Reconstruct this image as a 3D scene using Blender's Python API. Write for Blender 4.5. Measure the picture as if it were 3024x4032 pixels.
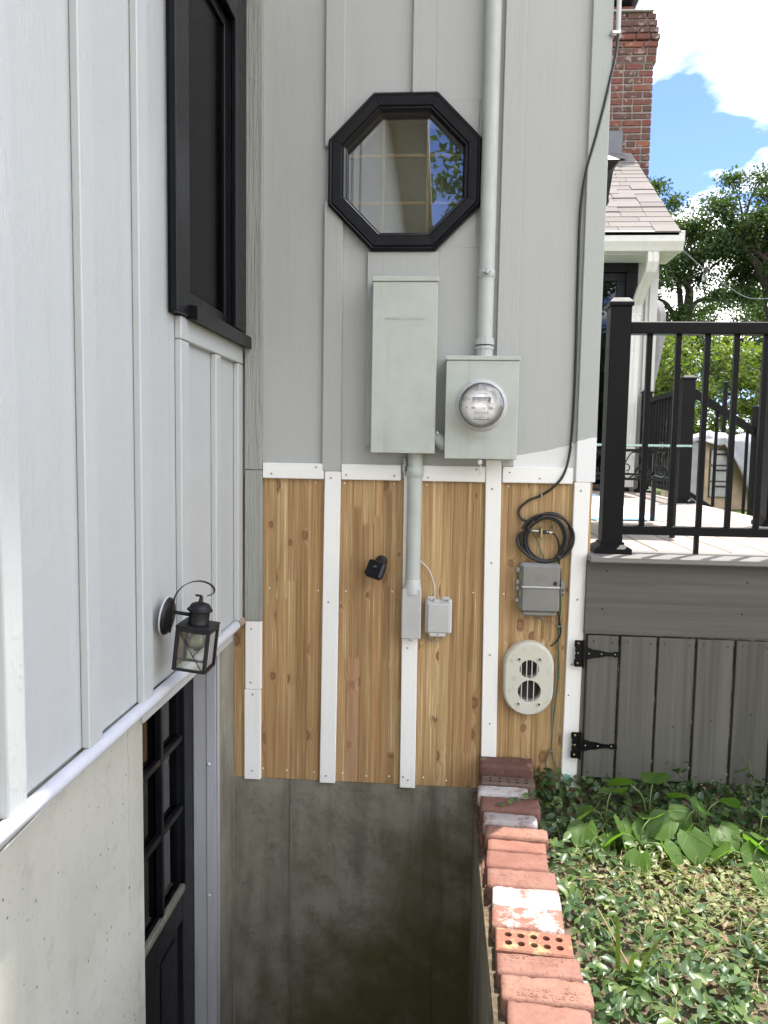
import bpy, bmesh, math, random
import numpy as np
from mathutils import Vector, Matrix, Euler
for o in list(bpy.data.objects): bpy.data.objects.remove(o)
random.seed(7); np.random.seed(7)
SC = bpy.context.scene
COL = SC.collection
R = math.radians

# ------------------------------------------------------------------ camera
cam = bpy.data.cameras.new('camera'); camo = bpy.data.objects.new('camera', cam); COL.objects.link(camo)
YAW, PIT, ROL = .074656, .085548, .016074
fw = Vector((-math.sin(YAW)*math.cos(PIT), math.cos(YAW)*math.cos(PIT), -math.sin(PIT)))
r0 = Vector((math.cos(YAW), math.sin(YAW), 0)); d0 = fw.cross(r0)
rt = math.cos(ROL)*r0 - math.sin(ROL)*d0; dn = fw.cross(rt)
mw = Matrix((( rt.x, -dn.x, -fw.x, 0), (rt.y, -dn.y, -fw.y, -2.898), (rt.z, -dn.z, -fw.z, 1.3317), (0, 0, 0, 1)))
camo.matrix_world = mw
cam.sensor_fit = 'HORIZONTAL'; cam.sensor_width = 36; cam.lens = 3000/3024*36
cam.clip_start = .02; cam.clip_end = 2000
SC.camera = camo

# ------------------------------------------------------------------ sky, sun, exposure
SUN_AZ, SUN_EL = 40.5, 73            # degrees right of straight back, degrees above the horizon
wd = bpy.data.worlds.new('World'); SC.world = wd; wd.use_nodes = True
def node(nt, typ, ins=None, **props):
    n = nt.nodes.new(typ)
    for k, v in props.items(): setattr(n, k, v)
    for k, v in (ins or {}).items():
        s = n.inputs[k]
        if isinstance(v, bpy.types.NodeSocket): nt.links.new(v, s)
        else:
            if hasattr(s, 'default_value'):
                dv = s.default_value
                if hasattr(dv, '__len__') and not isinstance(v, str):
                    v = tuple(v) + ((1,) if len(dv) == 4 and len(v) == 3 else ())
                s.default_value = v
    return n
def math_(nt, op, a, b=0.0, c=0.0, clamp=False):
    n = node(nt, 'ShaderNodeMath', {0: a, 1: b, 2: c}, operation=op, use_clamp=clamp); return n.outputs[0]
def ramp(nt, fac, stops, interp='LINEAR'):
    n = node(nt, 'ShaderNodeValToRGB', {0: fac}); cr = n.color_ramp; cr.interpolation = interp
    while len(cr.elements) < len(stops): cr.elements.new(.5)
    for e, (p, c) in zip(cr.elements, stops):
        e.position = p; e.color = (c, c, c, 1) if not hasattr(c, '__len__') else (*c[:3], 1)
    return n.outputs[0]
def mixc(nt, fac, a, b, mode='MIX'):
    n = node(nt, 'ShaderNodeMix', {0: fac, 6: a, 7: b}, data_type='RGBA', blend_type=mode); return n.outputs[2]
nt = wd.node_tree; nt.nodes.clear()
sky = node(nt, 'ShaderNodeTexSky', sky_type='NISHITA', sun_disc=False, sun_elevation=R(SUN_EL), sun_rotation=R(SUN_AZ),
           altitude=200, air_density=1.0, dust_density=.6, ozone_density=1.6)
tc = node(nt, 'ShaderNodeTexCoord')
sep = node(nt, 'ShaderNodeSeparateXYZ', {0: tc.outputs['Generated']})
zz = math_(nt, 'ADD', math_(nt, 'MAXIMUM', sep.outputs[2], 0.0), .22)
cmb = node(nt, 'ShaderNodeCombineXYZ', {0: math_(nt, 'DIVIDE', sep.outputs[0], zz), 1: math_(nt, 'DIVIDE', sep.outputs[1], zz), 2: 3.7})
mp = node(nt, 'ShaderNodeMapping', {0: cmb.outputs[0], 'Location': (3.5, 0, 0), 'Scale': (1, 1, 1)})
cn = node(nt, 'ShaderNodeTexNoise', {'Vector': mp.outputs[0], 'Scale': 1.7, 'Detail': 8, 'Roughness': .52, 'Distortion': .35})
cmask = ramp(nt, cn.outputs[0], [(.43, 0), (.53, .97)])
cn2 = node(nt, 'ShaderNodeTexNoise', {'Vector': mp.outputs[0], 'Scale': 4.0, 'Detail': 6, 'Roughness': .5})
ccol = ramp(nt, cn2.outputs[0], [(.36, (1.9, 1.95, 2.1)), (.50, (6.6, 6.5, 6.3))])
skyb = mixc(nt, 1, sky.outputs[0], (.26, .29, .46, 1), 'MULTIPLY')
skyc = mixc(nt, cmask, skyb, ccol)
bg = node(nt, 'ShaderNodeBackground', {0: skyc, 1: .15})
node(nt, 'ShaderNodeOutputWorld', {0: bg.outputs[0]})

sl = bpy.data.lights.new('sun', 'SUN'); sl.energy = 2.0; sl.angle = R(.5); sl.color = (1, .95, .87)
so = bpy.data.objects.new('sun', sl); COL.objects.link(so)
sd = Vector((math.sin(R(SUN_AZ))*math.cos(R(SUN_EL)), math.cos(R(SUN_AZ))*math.cos(R(SUN_EL)), math.sin(R(SUN_EL))))
so.rotation_euler = (-sd).to_track_quat('-Z', 'Y').to_euler(); so.location = sd*30
vs = SC.view_settings; vs.view_transform = 'Standard'; vs.look = 'None'; vs.gamma = 1; vs.use_curve_mapping = False
vs.exposure = 2.32
SC.cycles.max_bounces = 8; SC.cycles.transparent_max_bounces = 16; SC.cycles.caustics_reflective = False; SC.cycles.caustics_refractive = False
SC.cycles.sample_clamp_indirect = 6

# ------------------------------------------------------------------ materials
def new_mat(name, color=(.5, .5, .5), rough=.5, metal=0, spec=.5):
    m = bpy.data.materials.new(name); m.use_nodes = True; nt = m.node_tree; nt.nodes.clear()
    b = node(nt, 'ShaderNodeBsdfPrincipled', {'Base Color': color, 'Roughness': rough, 'Metallic': metal, 'Specular IOR Level': spec})
    node(nt, 'ShaderNodeOutputMaterial', {0: b.outputs[0]})
    return m, nt, b
def coords(nt, scale=(1, 1, 1), rnd=0, loc=(0, 0, 0), src='Object'):
    t = node(nt, 'ShaderNodeTexCoord').outputs[src]
    v = node(nt, 'ShaderNodeMapping', {0: t, 'Location': loc, 'Scale': scale}).outputs[0]
    if rnd:
        oi = node(nt, 'ShaderNodeObjectInfo').outputs['Random']
        k = math_(nt, 'MULTIPLY', oi, rnd)
        off = node(nt, 'ShaderNodeCombineXYZ', {0: k, 1: math_(nt, 'MULTIPLY', k, 1.7), 2: math_(nt, 'MULTIPLY', k, .6)}).outputs[0]
        v = node(nt, 'ShaderNodeVectorMath', {0: v, 1: off}, operation='ADD').outputs[0]
    return v
def noise(nt, v, scale=5, detail=4, rough=.5, dist=0):
    return node(nt, 'ShaderNodeTexNoise', {'Vector': v, 'Scale': scale, 'Detail': detail, 'Roughness': rough, 'Distortion': dist}).outputs[0]
def bump(nt, b, h, strength=.3, dist=.005):
    n = node(nt, 'ShaderNodeBump', {'Height': h, 'Strength': strength, 'Distance': dist})
    nt.links.new(n.outputs[0], b.inputs['Normal']); return n
def link(nt, a, b): nt.links.new(a, b)

def simple(name, color, rough=.5, metal=0, spec=.5, var=.06, bstr=0., bscale=60, bdist=.002, rvar=.1):
    """flat finish with slight mottling, dust and fine relief"""
    m, nt, b = new_mat(name, color, rough, metal, spec)
    v = coords(nt, rnd=9)
    n = noise(nt, v, 9, 5, .6)
    f = ramp(nt, n, [(.3, 1-var*2), (.7, 1+var)])
    link(nt, mixc(nt, 1, (*color, 1), f, 'MULTIPLY'), b.inputs['Base Color'])
    link(nt, math_(nt, 'ADD', math_(nt, 'MULTIPLY', math_(nt, 'SUBTRACT', noise(nt, v, 30, 3), .5), rvar*2), rough), b.inputs['Roughness'])
    if bstr: bump(nt, b, noise(nt, v, bscale, 4, .6), bstr, bdist)
    return m

def weather(m, amount=.3, col=(.20, .19, .16)):
    nt = m.node_tree; b = [n for n in nt.nodes if n.type == 'BSDF_PRINCIPLED'][0]; src = b.inputs['Base Color'].links[0].from_socket
    v = coords(nt, (1, 1, .07), rnd=3); v2 = coords(nt, rnd=7)
    st = ramp(nt, noise(nt, v, 28, 5, .7), [(.56, 0), (.74, amount)]); sp = ramp(nt, noise(nt, v2, 42, 6, .8), [(.68, 0), (.74, amount*1.6)])
    link(nt, mixc(nt, sp, mixc(nt, st, src, (*col, 1)), tuple(c*.5 for c in col)+(1,)), b.inputs['Base Color'])

def painted_wood(name, color, rough=.5, axis='z', grain=.35, lump=.25, dirt=.08, patch=None, wear=0):
    """brush-painted rough-sawn timber: grain along an axis, paint lumps, faint dirt"""
    m, nt, b = new_mat(name, color, rough)
    sc = {'z': (1, 1, .045), 'x': (.045, 1, 1), 'y': (1, .045, 1)}[axis]
    v = coords(nt, sc, rnd=5); v2 = coords(nt, rnd=5)
    g = noise(nt, v, 170, 5, .65, .4); g2 = noise(nt, v, 45, 3, .6, 1.2); l = noise(nt, v2, 38, 4, .6); big = noise(nt, v2, 2.2, 5, .6)
    lc = ramp(nt, noise(nt, v2, 14, 5, .7), [(.5, 0), (.72, 1)])
    h = math_(nt, 'ADD', math_(nt, 'MULTIPLY', g, grain), math_(nt, 'ADD', math_(nt, 'MULTIPLY', g2, grain*.9), math_(nt, 'MULTIPLY', math_(nt, 'MULTIPLY', l, lc), lump*2.4)))
    bump(nt, b, h, .6, .0035)
    col = mixc(nt, ramp(nt, big, [(.35, dirt), (.65, 0)]), (*color, 1), tuple(c*.72 for c in color)+(1,))
    col = mixc(nt, ramp(nt, g2, [(.30, dirt*1.6), (.46, 0)]), col, tuple(c*.6 for c in color)+(1,))
    if patch:   # bare primer where the top coat stops: x > px and below a wavy line at height pz (object space)
        px_, pz_, pc = patch
        s = node(nt, 'ShaderNodeSeparateXYZ', {0: node(nt, 'ShaderNodeTexCoord').outputs['Object']})
        wob = math_(nt, 'MULTIPLY', math_(nt, 'SUBTRACT', noise(nt, v2, 9, 3), .5), .05)
        zl = math_(nt, 'ADD', s.outputs[2], wob)
        zl = math_(nt, 'SUBTRACT', zl, math_(nt, 'MULTIPLY', s.outputs[0], .20))
        mk = math_(nt, 'MULTIPLY', math_(nt, 'LESS_THAN', zl, pz_), math_(nt, 'GREATER_THAN', s.outputs[0], px_))
        col = mixc(nt, mk, col, (*pc, 1))
    if wear:    # paint worn through to grey weathered timber
        wn = ramp(nt, noise(nt, v, 16, 6, .75, .8), [(.5, 0), (.64, wear)])
        col = mixc(nt, wn, col, tuple(c*.62 for c in color)+(1,))
    link(nt, col, b.inputs['Base Color'])
    link(nt, math_(nt, 'ADD', math_(nt, 'MULTIPLY', l, .18), rough-.09), b.inputs['Roughness'])
    return m

WHITE = (.80, .80, .78)
GREY = (.42, .43, .408)
MT = {}
MT['siding'] = painted_wood('painted siding', GREY, .5, 'z', .26, .12, .05, patch=(1.04, 1.092, (.70, .71, .68)))
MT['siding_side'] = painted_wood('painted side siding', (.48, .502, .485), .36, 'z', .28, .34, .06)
MT['batten'] = painted_wood('painted batten', (.415, .425, .40), .5, 'z', .45, .2, .06)
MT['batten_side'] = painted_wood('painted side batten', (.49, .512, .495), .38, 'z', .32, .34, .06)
MT['rough_trim'] = painted_wood('weathered painted trim', (.33, .34, .305), 0.6, 'z', 2.6, .5, .3, wear=.6)
MT['corner'] = painted_wood('painted corner board', (.41, .435, .405), .5, 'z', .3, .12, .05, patch=(-9, 1.105, (.80, .81, .80)))
MT['primer'] = painted_wood('white primed batten', (.86, .86, .82), .55, 'z', .35, .1, .07)
MT['primer_x'] = painted_wood('white primed strip', (.86, .86, .815), .55, 'x', .4, .1, .07)
MT['jamb'] = painted_wood('pale painted jamb', (.43, .44, .455), .5, 'z', .3, .2, .22)
MT['white_far'] = painted_wood('white painted wall', (.52, .51, .485), .5, 'z', .3, .1, .08)
MT['soffit'] = painted_wood('painted soffit', (.42, .43, .39), .6, 'x', .3, .1, .1)
MT['black_frame'] = simple('black gloss frame', (.006, .0065, .008), .34, spec=.22, var=.3, bstr=.15, bscale=40)
MT['black_door'] = simple('black door paint', (.010, .011, .0135), .40, spec=.25, var=.25, bstr=.12, bscale=120)
MT['lantern'] = simple('aged black metal', (.014, .014, .014), .5, .3, var=.45, bstr=.35, bscale=70)
MT['bracket_paint'] = simple('paint edge', (0.6, 0.608, 0.608), .5)
MT['rail'] = simple('black aluminium rail', (.006, .006, .0065), .5, spec=.15, var=.12, rvar=.06)
MT['steel_grey'] = simple('grey enamelled steel', (0.464, 0.499, 0.448), .42, var=.05, bstr=.06, bscale=14, bdist=.004)
MT['conduit'] = simple('grey painted conduit', (0.461, 0.49, 0.458), .45, var=.06, bstr=.1, bscale=50)
MT['zinc'] = simple('zinc', (0.558, 0.558, 0.54), .35, .9, var=.15)
MT['brass'] = simple('brass screw', (.52, .40, .20), .35, .9, var=.2)
MT['screw'] = simple('galvanised screw', (.42, .42, .40), .5, .6, var=.2)
MT['screw_white'] = simple('white nail head', (.85, .84, .80), .5, var=.05)
MT['dark_hole'] = simple('dark screw hole', (.03, .03, .03), .8)
MT['plastic_light'] = simple('light grey plastic', (0.492, 0.492, 0.478), .45, var=.05, bstr=.05)
MT['plastic_pale'] = simple('pale grey plastic', (0.571, 0.571, 0.571), .4, var=.04)
MT['plastic_grey'] = simple('taupe grey plastic', (0.221, 0.218, 0.201), .45, var=.06, bstr=.12, bscale=120, bdist=.0008)
MT['cable'] = simple('black cable', (.014, .014, .015), .38, var=.2)
MT['camera_black'] = simple('matt black plastic', (.012, .012, .013), .45, var=.1)
MT['wire_green'] = simple('green wire', (0.04, 0.128, 0.064), .45)
MT['wire_grey'] = simple('grey wire', (0.224, 0.217, 0.189), .5)
MT['wire_white'] = simple('white wire', (0.54, 0.54, 0.51), .45)
MT['pvc'] = simple('white pvc pipe', (0.592, 0.608, 0.64), .35, var=.05, bstr=.06, bscale=30)
MT['rusty'] = simple('rusty pipe end', (0.322, 0.252, 0.182), .8, var=.4)
MT['meter_face'] = simple('meter face', (.84, .83, .80), .5, var=.06)
MT['paper'] = simple('label paper', (.86, .86, .84), .6, var=.02)
MT['ink'] = simple('printed ink', (.10, .10, .10), .6, var=0)
MT['lcd'] = simple('grey lcd', (0.14, 0.15, 0.126), .25, var=.05)
MT['black_rubber'] = simple('black rubber', (.02, .02, .02), .6)
MT['gutter'] = simple('white aluminium', (0.624, 0.616, 0.584), .4, var=.04)
MT['umbrella'] = simple('grey canvas cover', (0.223, 0.211, 0.211), .8, var=.1, bstr=.3, bscale=18, bdist=.01)
MT['tarp'] = simple('silver tarp', (0.27, 0.27, 0.3), .5, var=.12, bstr=.4, bscale=12, bdist=.02)
MT['wood_tan'] = simple('tan timber', (0.39, 0.286, 0.195), .6, var=.15)
MT['steel'] = simple('brushed steel', (0.294, 0.294, 0.287), .35, .6, var=.1)
MT['cap_metal'] = simple('dark metal cap', (0.052, 0.0553, 0.0585), .4, .6)
MT['flash'] = simple('grey flashing metal', (0.14, 0.147, 0.154), .5, .3)
MT['interior'] = simple('dark interior', (.05, .05, .05), .9)
MT['shade_cloth'] = simple('grey window shade', (0.29, 0.278, 0.244), .9, var=.04)
MT['grille_wood'] = simple('pale wood grille', (0.384, 0.273, 0.136), .5, var=.1)
MT['flue'] = simple('clay flue', (0.325, 0.13, 0.091), .7, var=.2)
MT['cement'] = simple('cement wash', (0.465, 0.45, 0.413), .8, var=.15, bstr=.3, bscale=40)
MT['mortar'] = simple('mortar', (0.26, 0.242, 0.211), .9, var=.15, bstr=.5, bscale=90)
MT['resin'] = simple('resin green', (.2, .4, .35), .2)

for k_, a_ in (('steel_grey', .22), ('conduit', .28), ('plastic_grey', .2), ('plastic_light', .18), ('plastic_pale', .15), ('pvc', .12), ('gutter', .15), ('rail', .0)): weather(MT[k_], a_)
def glass_mat(name, tint=(1, 1, 1), rough=0.0, refl=1.0, trans=1.0):
    m = bpy.data.materials.new(name); m.use_nodes = True; nt = m.node_tree; nt.nodes.clear()
    fr = node(nt, 'ShaderNodeFresnel', {'IOR': 1.5}).outputs[0]
    fr = math_(nt, 'MULTIPLY', fr, 2.2*refl, clamp=True)
    tr = node(nt, 'ShaderNodeBsdfTransparent', {0: tuple(c*trans for c in tint)})
    gl = node(nt, 'ShaderNodeBsdfGlossy', {'Color': (1, 1, 1), 'Roughness': rough})
    mx = node(nt, 'ShaderNodeMixShader', {0: fr, 1: tr.outputs[0], 2: gl.outputs[0]})
    node(nt, 'ShaderNodeOutputMaterial', {0: mx.outputs[0]})
    return m
MT['glass'] = glass_mat('window glass', (.90, .92, .90), 0, 1.7)
MT['glass_meter'] = glass_mat('meter dome glass', (.99, .99, .99), 0, .9)
MT['glass_lantern'] = glass_mat('dusty lantern glass', (.86, .86, .8), .08, .8)
MT['glass_dark'] = glass_mat('door pane glass', (.5, .55, .53), 0, .6)
MT['glass_screen'] = glass_mat('screened pane', (.20, .22, .22), .12, .15)
MT['glass_table'] = simple('green edged glass', (.45, .70, .64), .12, spec=.7, var=.02)
MT['bulb'] = glass_mat('frosted bulb', (.8, .8, .76), .25, 1.6)

def concrete(name, base, stain, algae=0, streak=.5):
    m, nt, b = new_mat(name, base, .85, spec=.3)
    v = coords(nt); vs_ = coords(nt, (1, 1, .12))
    n1 = noise(nt, v, 2.6, 8, .65); n2 = noise(nt, vs_, 7, 5, .6, .3); n3 = noise(nt, v, 60, 4, .7); n4 = noise(nt, v, 11, 6, .7)
    c = mixc(nt, ramp(nt, n1, [(.38, 0), (.66, .8)]), (*base, 1), (*stain, 1))
    c = mixc(nt, ramp(nt, n2, [(.5, 0), (.72, streak)]), c, tuple(s*.62 for s in stain)+(1,))
    c = mixc(nt, ramp(nt, n4, [(.55, 0), (.75, .45)]), c, tuple(s*.55 for s in stain)+(1,))
    c = mixc(nt, ramp(nt, n3, [(.25, .35), (.42, 0)]), c, tuple(s*.5 for s in stain)+(1,))
    if algae:
        s = node(nt, 'ShaderNodeSeparateXYZ', {0: v})
        a = math_(nt, 'ADD', math_(nt, 'MULTIPLY', math_(nt, 'SUBTRACT', s.outputs[0], .8), .75), math_(nt, 'MULTIPLY', s.outputs[2], -.85))
        a = math_(nt, 'ADD', a, math_(nt, 'MULTIPLY', math_(nt, 'SUBTRACT', n1, .5), 1.5))
        a = math_(nt, 'ADD', a, math_(nt, 'MULTIPLY', math_(nt, 'SUBTRACT', n4, .5), .6))
        c = mixc(nt, ramp(nt, a, [(-.0, 0), (.62, algae)]), c, (.088, .085, .030, 1))
        dk_ = ramp(nt, math_(nt, 'ADD', math_(nt, 'MULTIPLY', noise(nt, v, 3.3, 9, .72, .5), .7), math_(nt, 'MULTIPLY', noise(nt, v, 34, 5, .7), .3)), [(.50, 0), (.64, .5)])
        c = mixc(nt, dk_, c, (.055, .050, .034, 1))
    # air holes
    vo = node(nt, 'ShaderNodeTexVoronoi', {'Vector': v, 'Scale': 26}, feature='F1')
    rr = node(nt, 'ShaderNodeSeparateColor', {0: vo.outputs['Color']})
    hole = math_(nt, 'MULTIPLY', math_(nt, 'LESS_THAN', vo.outputs['Distance'], .085), math_(nt, 'GREATER_THAN', rr.outputs[0], .72))
    c = mixc(nt, math_(nt, 'MULTIPLY', hole, .7), c, (.05, .05, .045, 1))
    link(nt, c, b.inputs['Base Color'])
    h = math_(nt, 'SUBTRACT', math_(nt, 'ADD', math_(nt, 'MULTIPLY', n3, .5), n4), hole)
    bump(nt, b, h, .35, .003)
    return m
MT['concrete_back'] = concrete('stained concrete', (.27, .258, .205), (.13, .12, .088), algae=.93, streak=.75)
MT['concrete_side'] = concrete('pale concrete', (.50, .492, .415), (.42, .41, .34), 0, .25)
MT['concrete_col'] = concrete('mottled concrete', (.30, .28, .225), (.15, .135, .10), 0, .9)
MT['concrete_floor'] = concrete('concrete floor', (.22, .21, .18), (.14, .13, .11), 0, .2)

def cedar_mat():
    m, nt, b = new_mat('cedar strip', (.5, .3, .14), .55, spec=.35)
    oi = node(nt, 'ShaderNodeObjectInfo').outputs['Random']
    t = node(nt, 'ShaderNodeTexCoord').outputs['Object']
    k = math_(nt, 'MULTIPLY', oi, 23.0)
    off = node(nt, 'ShaderNodeCombineXYZ', {0: k, 1: 0, 2: math_(nt, 'MULTIPLY', k, 3.1)}).outputs[0]
    p = node(nt, 'ShaderNodeVectorMath', {0: t, 1: off}, operation='ADD').outputs[0]
    s = node(nt, 'ShaderNodeSeparateXYZ', {0: p})
    # knots: sparse cells
    kv = node(nt, 'ShaderNodeCombineXYZ', {0: math_(nt, 'MULTIPLY', s.outputs[0], 13.0), 1: math_(nt, 'MULTIPLY', s.outputs[2], 8.5), 2: 0}).outputs[0]
    vo = node(nt, 'ShaderNodeTexVoronoi', {'Vector': kv, 'Scale': 1.0, 'Randomness': .9}, feature='F1', voronoi_dimensions='2D')
    sel = node(nt, 'ShaderNodeSeparateColor', {0: vo.outputs['Color']})
    on = math_(nt, 'GREATER_THAN', sel.outputs[1], .80)
    kd = math_(nt, 'DIVIDE', vo.outputs['Distance'], math_(nt, 'ADD', math_(nt, 'MULTIPLY', math_(nt, 'POWER', sel.outputs[0], 1.6), 1.05), .32))
    kd = math_(nt, 'ADD', kd, math_(nt, 'MULTIPLY', math_(nt, 'SUBTRACT', noise(nt, kv, 5.0, 3, .6), .5), .10))
    near = math_(nt, 'MULTIPLY', ramp(nt, kd, [(0, 1), (.55, 0)], 'EASE'), on)
    knot = math_(nt, 'MULTIPLY', ramp(nt, kd, [(.0, 1), (.05, .35), (.10, .9), (.20, 0)]), on)
    ring = math_(nt, 'MULTIPLY', ramp(nt, kd, [(.0, .9), (.05, .25), (.13, 1), (.16, .6), (.23, 0)]), on)
    # grain, bent round the knots
    wx = math_(nt, 'ADD', s.outputs[0], math_(nt, 'MULTIPLY', near, .02))
    gv = node(nt, 'ShaderNodeCombineXYZ', {0: math_(nt, 'MULTIPLY', wx, 1.0), 1: 0, 2: math_(nt, 'MULTIPLY', s.outputs[2], .018)}).outputs[0]
    g = noise(nt, gv, 150, 5, .62, .25); g2 = noise(nt, gv, 38, 3, .5, .4)
    fine = noise(nt, node(nt, 'ShaderNodeMapping', {0: p, 'Scale': (1, 1, .02)}).outputs[0], 520, 3, .6)
    gg = math_(nt, 'ADD', math_(nt, 'MULTIPLY', g, .55), math_(nt, 'MULTIPLY', g2, .45))
    c = ramp(nt, gg, [(.35, (.215, .122, .054)), (.45, (.345, .215, .098)), (.54, (.42, .285, .140)), (.63, (.60, .465, .265))])
    tone = ramp(nt, oi, [(0, (.66, .60, .52)), (.22, (1.08, 1.08, 1.04)), (.42, (.84, .77, .70)), (.62, (1.22, 1.26, 1.24)), (.8, (.95, .90, .86)), (1, (1.12, 1.02, .92))])
    c = mixc(nt, 1, c, tone, 'MULTIPLY')
    c = mixc(nt, math_(nt, 'MULTIPLY', near, .35), c, (.33, .17, .07, 1))
    c = mixc(nt, math_(nt, 'MULTIPLY', ring, .8), c, (.10, .048, .024, 1))
    c = mixc(nt, math_(nt, 'MULTIPLY', knot, .75), c, (.22, .105, .045, 1))
    c = mixc(nt, ramp(nt, fine, [(.3, .3), (.5, 0)]), c, (.30, .16, .07, 1))
    link(nt, c, b.inputs['Base Color'])
    bump(nt, b, math_(nt, 'ADD', gg, math_(nt, 'MULTIPLY', fine, .6)), .25, .0015)
    return m
MT['cedar'] = cedar_mat()
def cedar_pink():
    m = MT['cedar'].copy(); m.name = 'pink cedar strip'
    nt = m.node_tree; b = [n for n in nt.nodes if n.type == 'BSDF_PRINCIPLED'][0]
    src = b.inputs['Base Color'].links[0].from_socket
    link(nt, mixc(nt, .45, src, (.40, .205, .135, 1)), b.inputs['Base Color']); return m
MT['cedar_pink'] = cedar_pink()

def brick_mat(name, base, dark, white=0, wcol=(.78, .75, .72), src='Object', soot=.3):
    m, nt, b = new_mat(name, base, .85, spec=.25)
    v = coords(nt, rnd=31, src=src)
    n1 = noise(nt, v, 14, 6, .65); n2 = noise(nt, v, 70, 5, .7); n3 = noise(nt, v, 190, 3, .6)
    oi = node(nt, 'ShaderNodeObjectInfo').outputs['Random']
    c = mixc(nt, ramp(nt, n1, [(.35, 0), (.7, .9)]), (*base, 1), (*dark, 1))
    c = mixc(nt, 1, c, ramp(nt, oi, [(0, (.86, .86, .88)), (.5, (1.05, 1, .98)), (1, (1.0, 1.06, 1.05))]), 'MULTIPLY')
    c = mixc(nt, ramp(nt, n2, [(.30, soot*1.4), (.46, 0)]), c, tuple(d*.45 for d in dark)+(1,))
    c = mixc(nt, ramp(nt, noise(nt, v, 23, 7, .75), [(.55, 0), (.72, .4)]), c, (.27, .205, .165, 1))
    if white:
        w = ramp(nt, math_(nt, 'ADD', math_(nt, 'MULTIPLY', n1, .75), math_(nt, 'MULTIPLY', n2, .3)), [(.60-white*.3, 0), (.66-white*.2, .95)])
        c = mixc(nt, w, c, (*wcol, 1))
    link(nt, c, b.inputs['Base Color'])
    bump(nt, b, math_(nt, 'ADD', math_(nt, 'MULTIPLY', n2, .8), math_(nt, 'ADD', math_(nt, 'MULTIPLY', n3, .3), n1)), .8, .0045)
    return m
MT['brick_red'] = brick_mat('red brick', (0.255, 0.13, 0.0999), (0.2, 0.0925, 0.0703), 0)
MT['brick_speck'] = brick_mat('speckled red brick', (0.285, 0.152, 0.114), (0.22, 0.106, 0.0798), 0, soot=.5)
MT['brick_white'] = brick_mat('lime crusted brick', (0.273, 0.14, 0.109), (0.218, 0.105, 0.0858), .74, (0.499, 0.484, 0.468))
MT['brick_half'] = brick_mat('mortar smeared brick', (0.265, 0.133, 0.101), (0.203, 0.0936, 0.0702), .34, (0.484, 0.468, 0.452))
MT['brick_brown'] = brick_mat('brown cored brick', (0.178, 0.129, 0.102), (0.132, 0.0891, 0.0726), 0)
MT['brick_plum'] = brick_mat('plum brick', (0.15, 0.0782, 0.0626), (0.102, 0.053, 0.0435), .08, (0.231, 0.15, 0.102))
MT['brick_grey'] = brick_mat('grey lime brick', (0.245, 0.163, 0.143), (0.184, 0.112, 0.102), .62, (0.408, 0.374, 0.36))
MT['brick_yellow'] = brick_mat('orange cored brick', (0.281, 0.13, 0.0888), (0.237, 0.104, 0.074), .16, (0.34, 0.252, 0.133))
MT['chimney_brick'] = brick_mat('chimney brick', (0.178, 0.066, 0.0495), (0.109, 0.0528, 0.0462), .1, (0.33, 0.264, 0.231), soot=.5)
MT['chimney_brown'] = brick_mat('chimney brown brick', (0.132, 0.0693, 0.0561), (0.0858, 0.0561, 0.0495), .1, (0.33, 0.264, 0.231), soot=.5)
MT['chimney_orange'] = brick_mat('chimney orange brick', (0.238, 0.0924, 0.0561), (0.158, 0.066, 0.0495), .1, (0.33, 0.264, 0.231), soot=.4)

def streak_mat(name, base, dark, axis, rough=.6, scale=55):
    m, nt, b = new_mat(name, base, rough, spec=.3)
    sc = {'z': (1, 1, .03), 'x': (.03, 1, 1), 'y': (1, .03, 1)}[axis]
    v = coords(nt, sc, rnd=13); g = noise(nt, v, scale, 5, .65, .3); g2 = noise(nt, v, scale*.25, 3, .6)
    oi = node(nt, 'ShaderNodeObjectInfo').outputs['Random']
    c = mixc(nt, ramp(nt, math_(nt, 'ADD', math_(nt, 'MULTIPLY', g, .6), math_(nt, 'MULTIPLY', g2, .4)), [(.36, 1), (.62, 0)]), (*base, 1), (*dark, 1))
    c = mixc(nt, 1, c, ramp(nt, oi, [(0, .9), (1, 1.08)]), 'MULTIPLY')
    link(nt, c, b.inputs['Base Color']); bump(nt, b, g, .25, .0015); return m
MT['deck_grey_z'] = streak_mat('grey composite plank', (0.123, 0.117, 0.102), (0.081, 0.0768, 0.0672), 'z')
MT['deck_grey_x'] = streak_mat('grey composite fascia', (0.123, 0.117, 0.105), (0.09, 0.0852, 0.0762), 'x')
MT['deck_tan'] = streak_mat('tan composite deck', (.37, .315, .275), (.32, .27, .235), 'y', .55)
MT['nosing'] = streak_mat('grey deck nosing', (0.217, 0.203, 0.191), (0.18, 0.169, 0.161), 'x', .55)
MT['lumber'] = streak_mat('weathered lumber', (0.186, 0.177, 0.136), (0.124, 0.118, 0.093), 'z')

def shingle_mat():
    m, nt, b = new_mat('asphalt shingle', (.44, .38, .35), .95, spec=.1)
    v = coords(nt, rnd=17); n = noise(nt, v, 320, 3, .7); n2 = noise(nt, v, 7, 4)
    oi = node(nt, 'ShaderNodeObjectInfo').outputs['Random']
    c = mixc(nt, ramp(nt, n, [(.35, 0), (.65, 1)]), (.155, .142, .133, 1), (.235, .215, .203, 1))
    c = mixc(nt, 1, c, ramp(nt, math_(nt, 'ADD', math_(nt, 'MULTIPLY', oi, .7), math_(nt, 'MULTIPLY', n2, .3)), [(0, .82), (1, 1.08)]), 'MULTIPLY')
    link(nt, c, b.inputs['Base Color']); bump(nt, b, n, .5, .002); return m
MT['shingle'] = shingle_mat()

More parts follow.
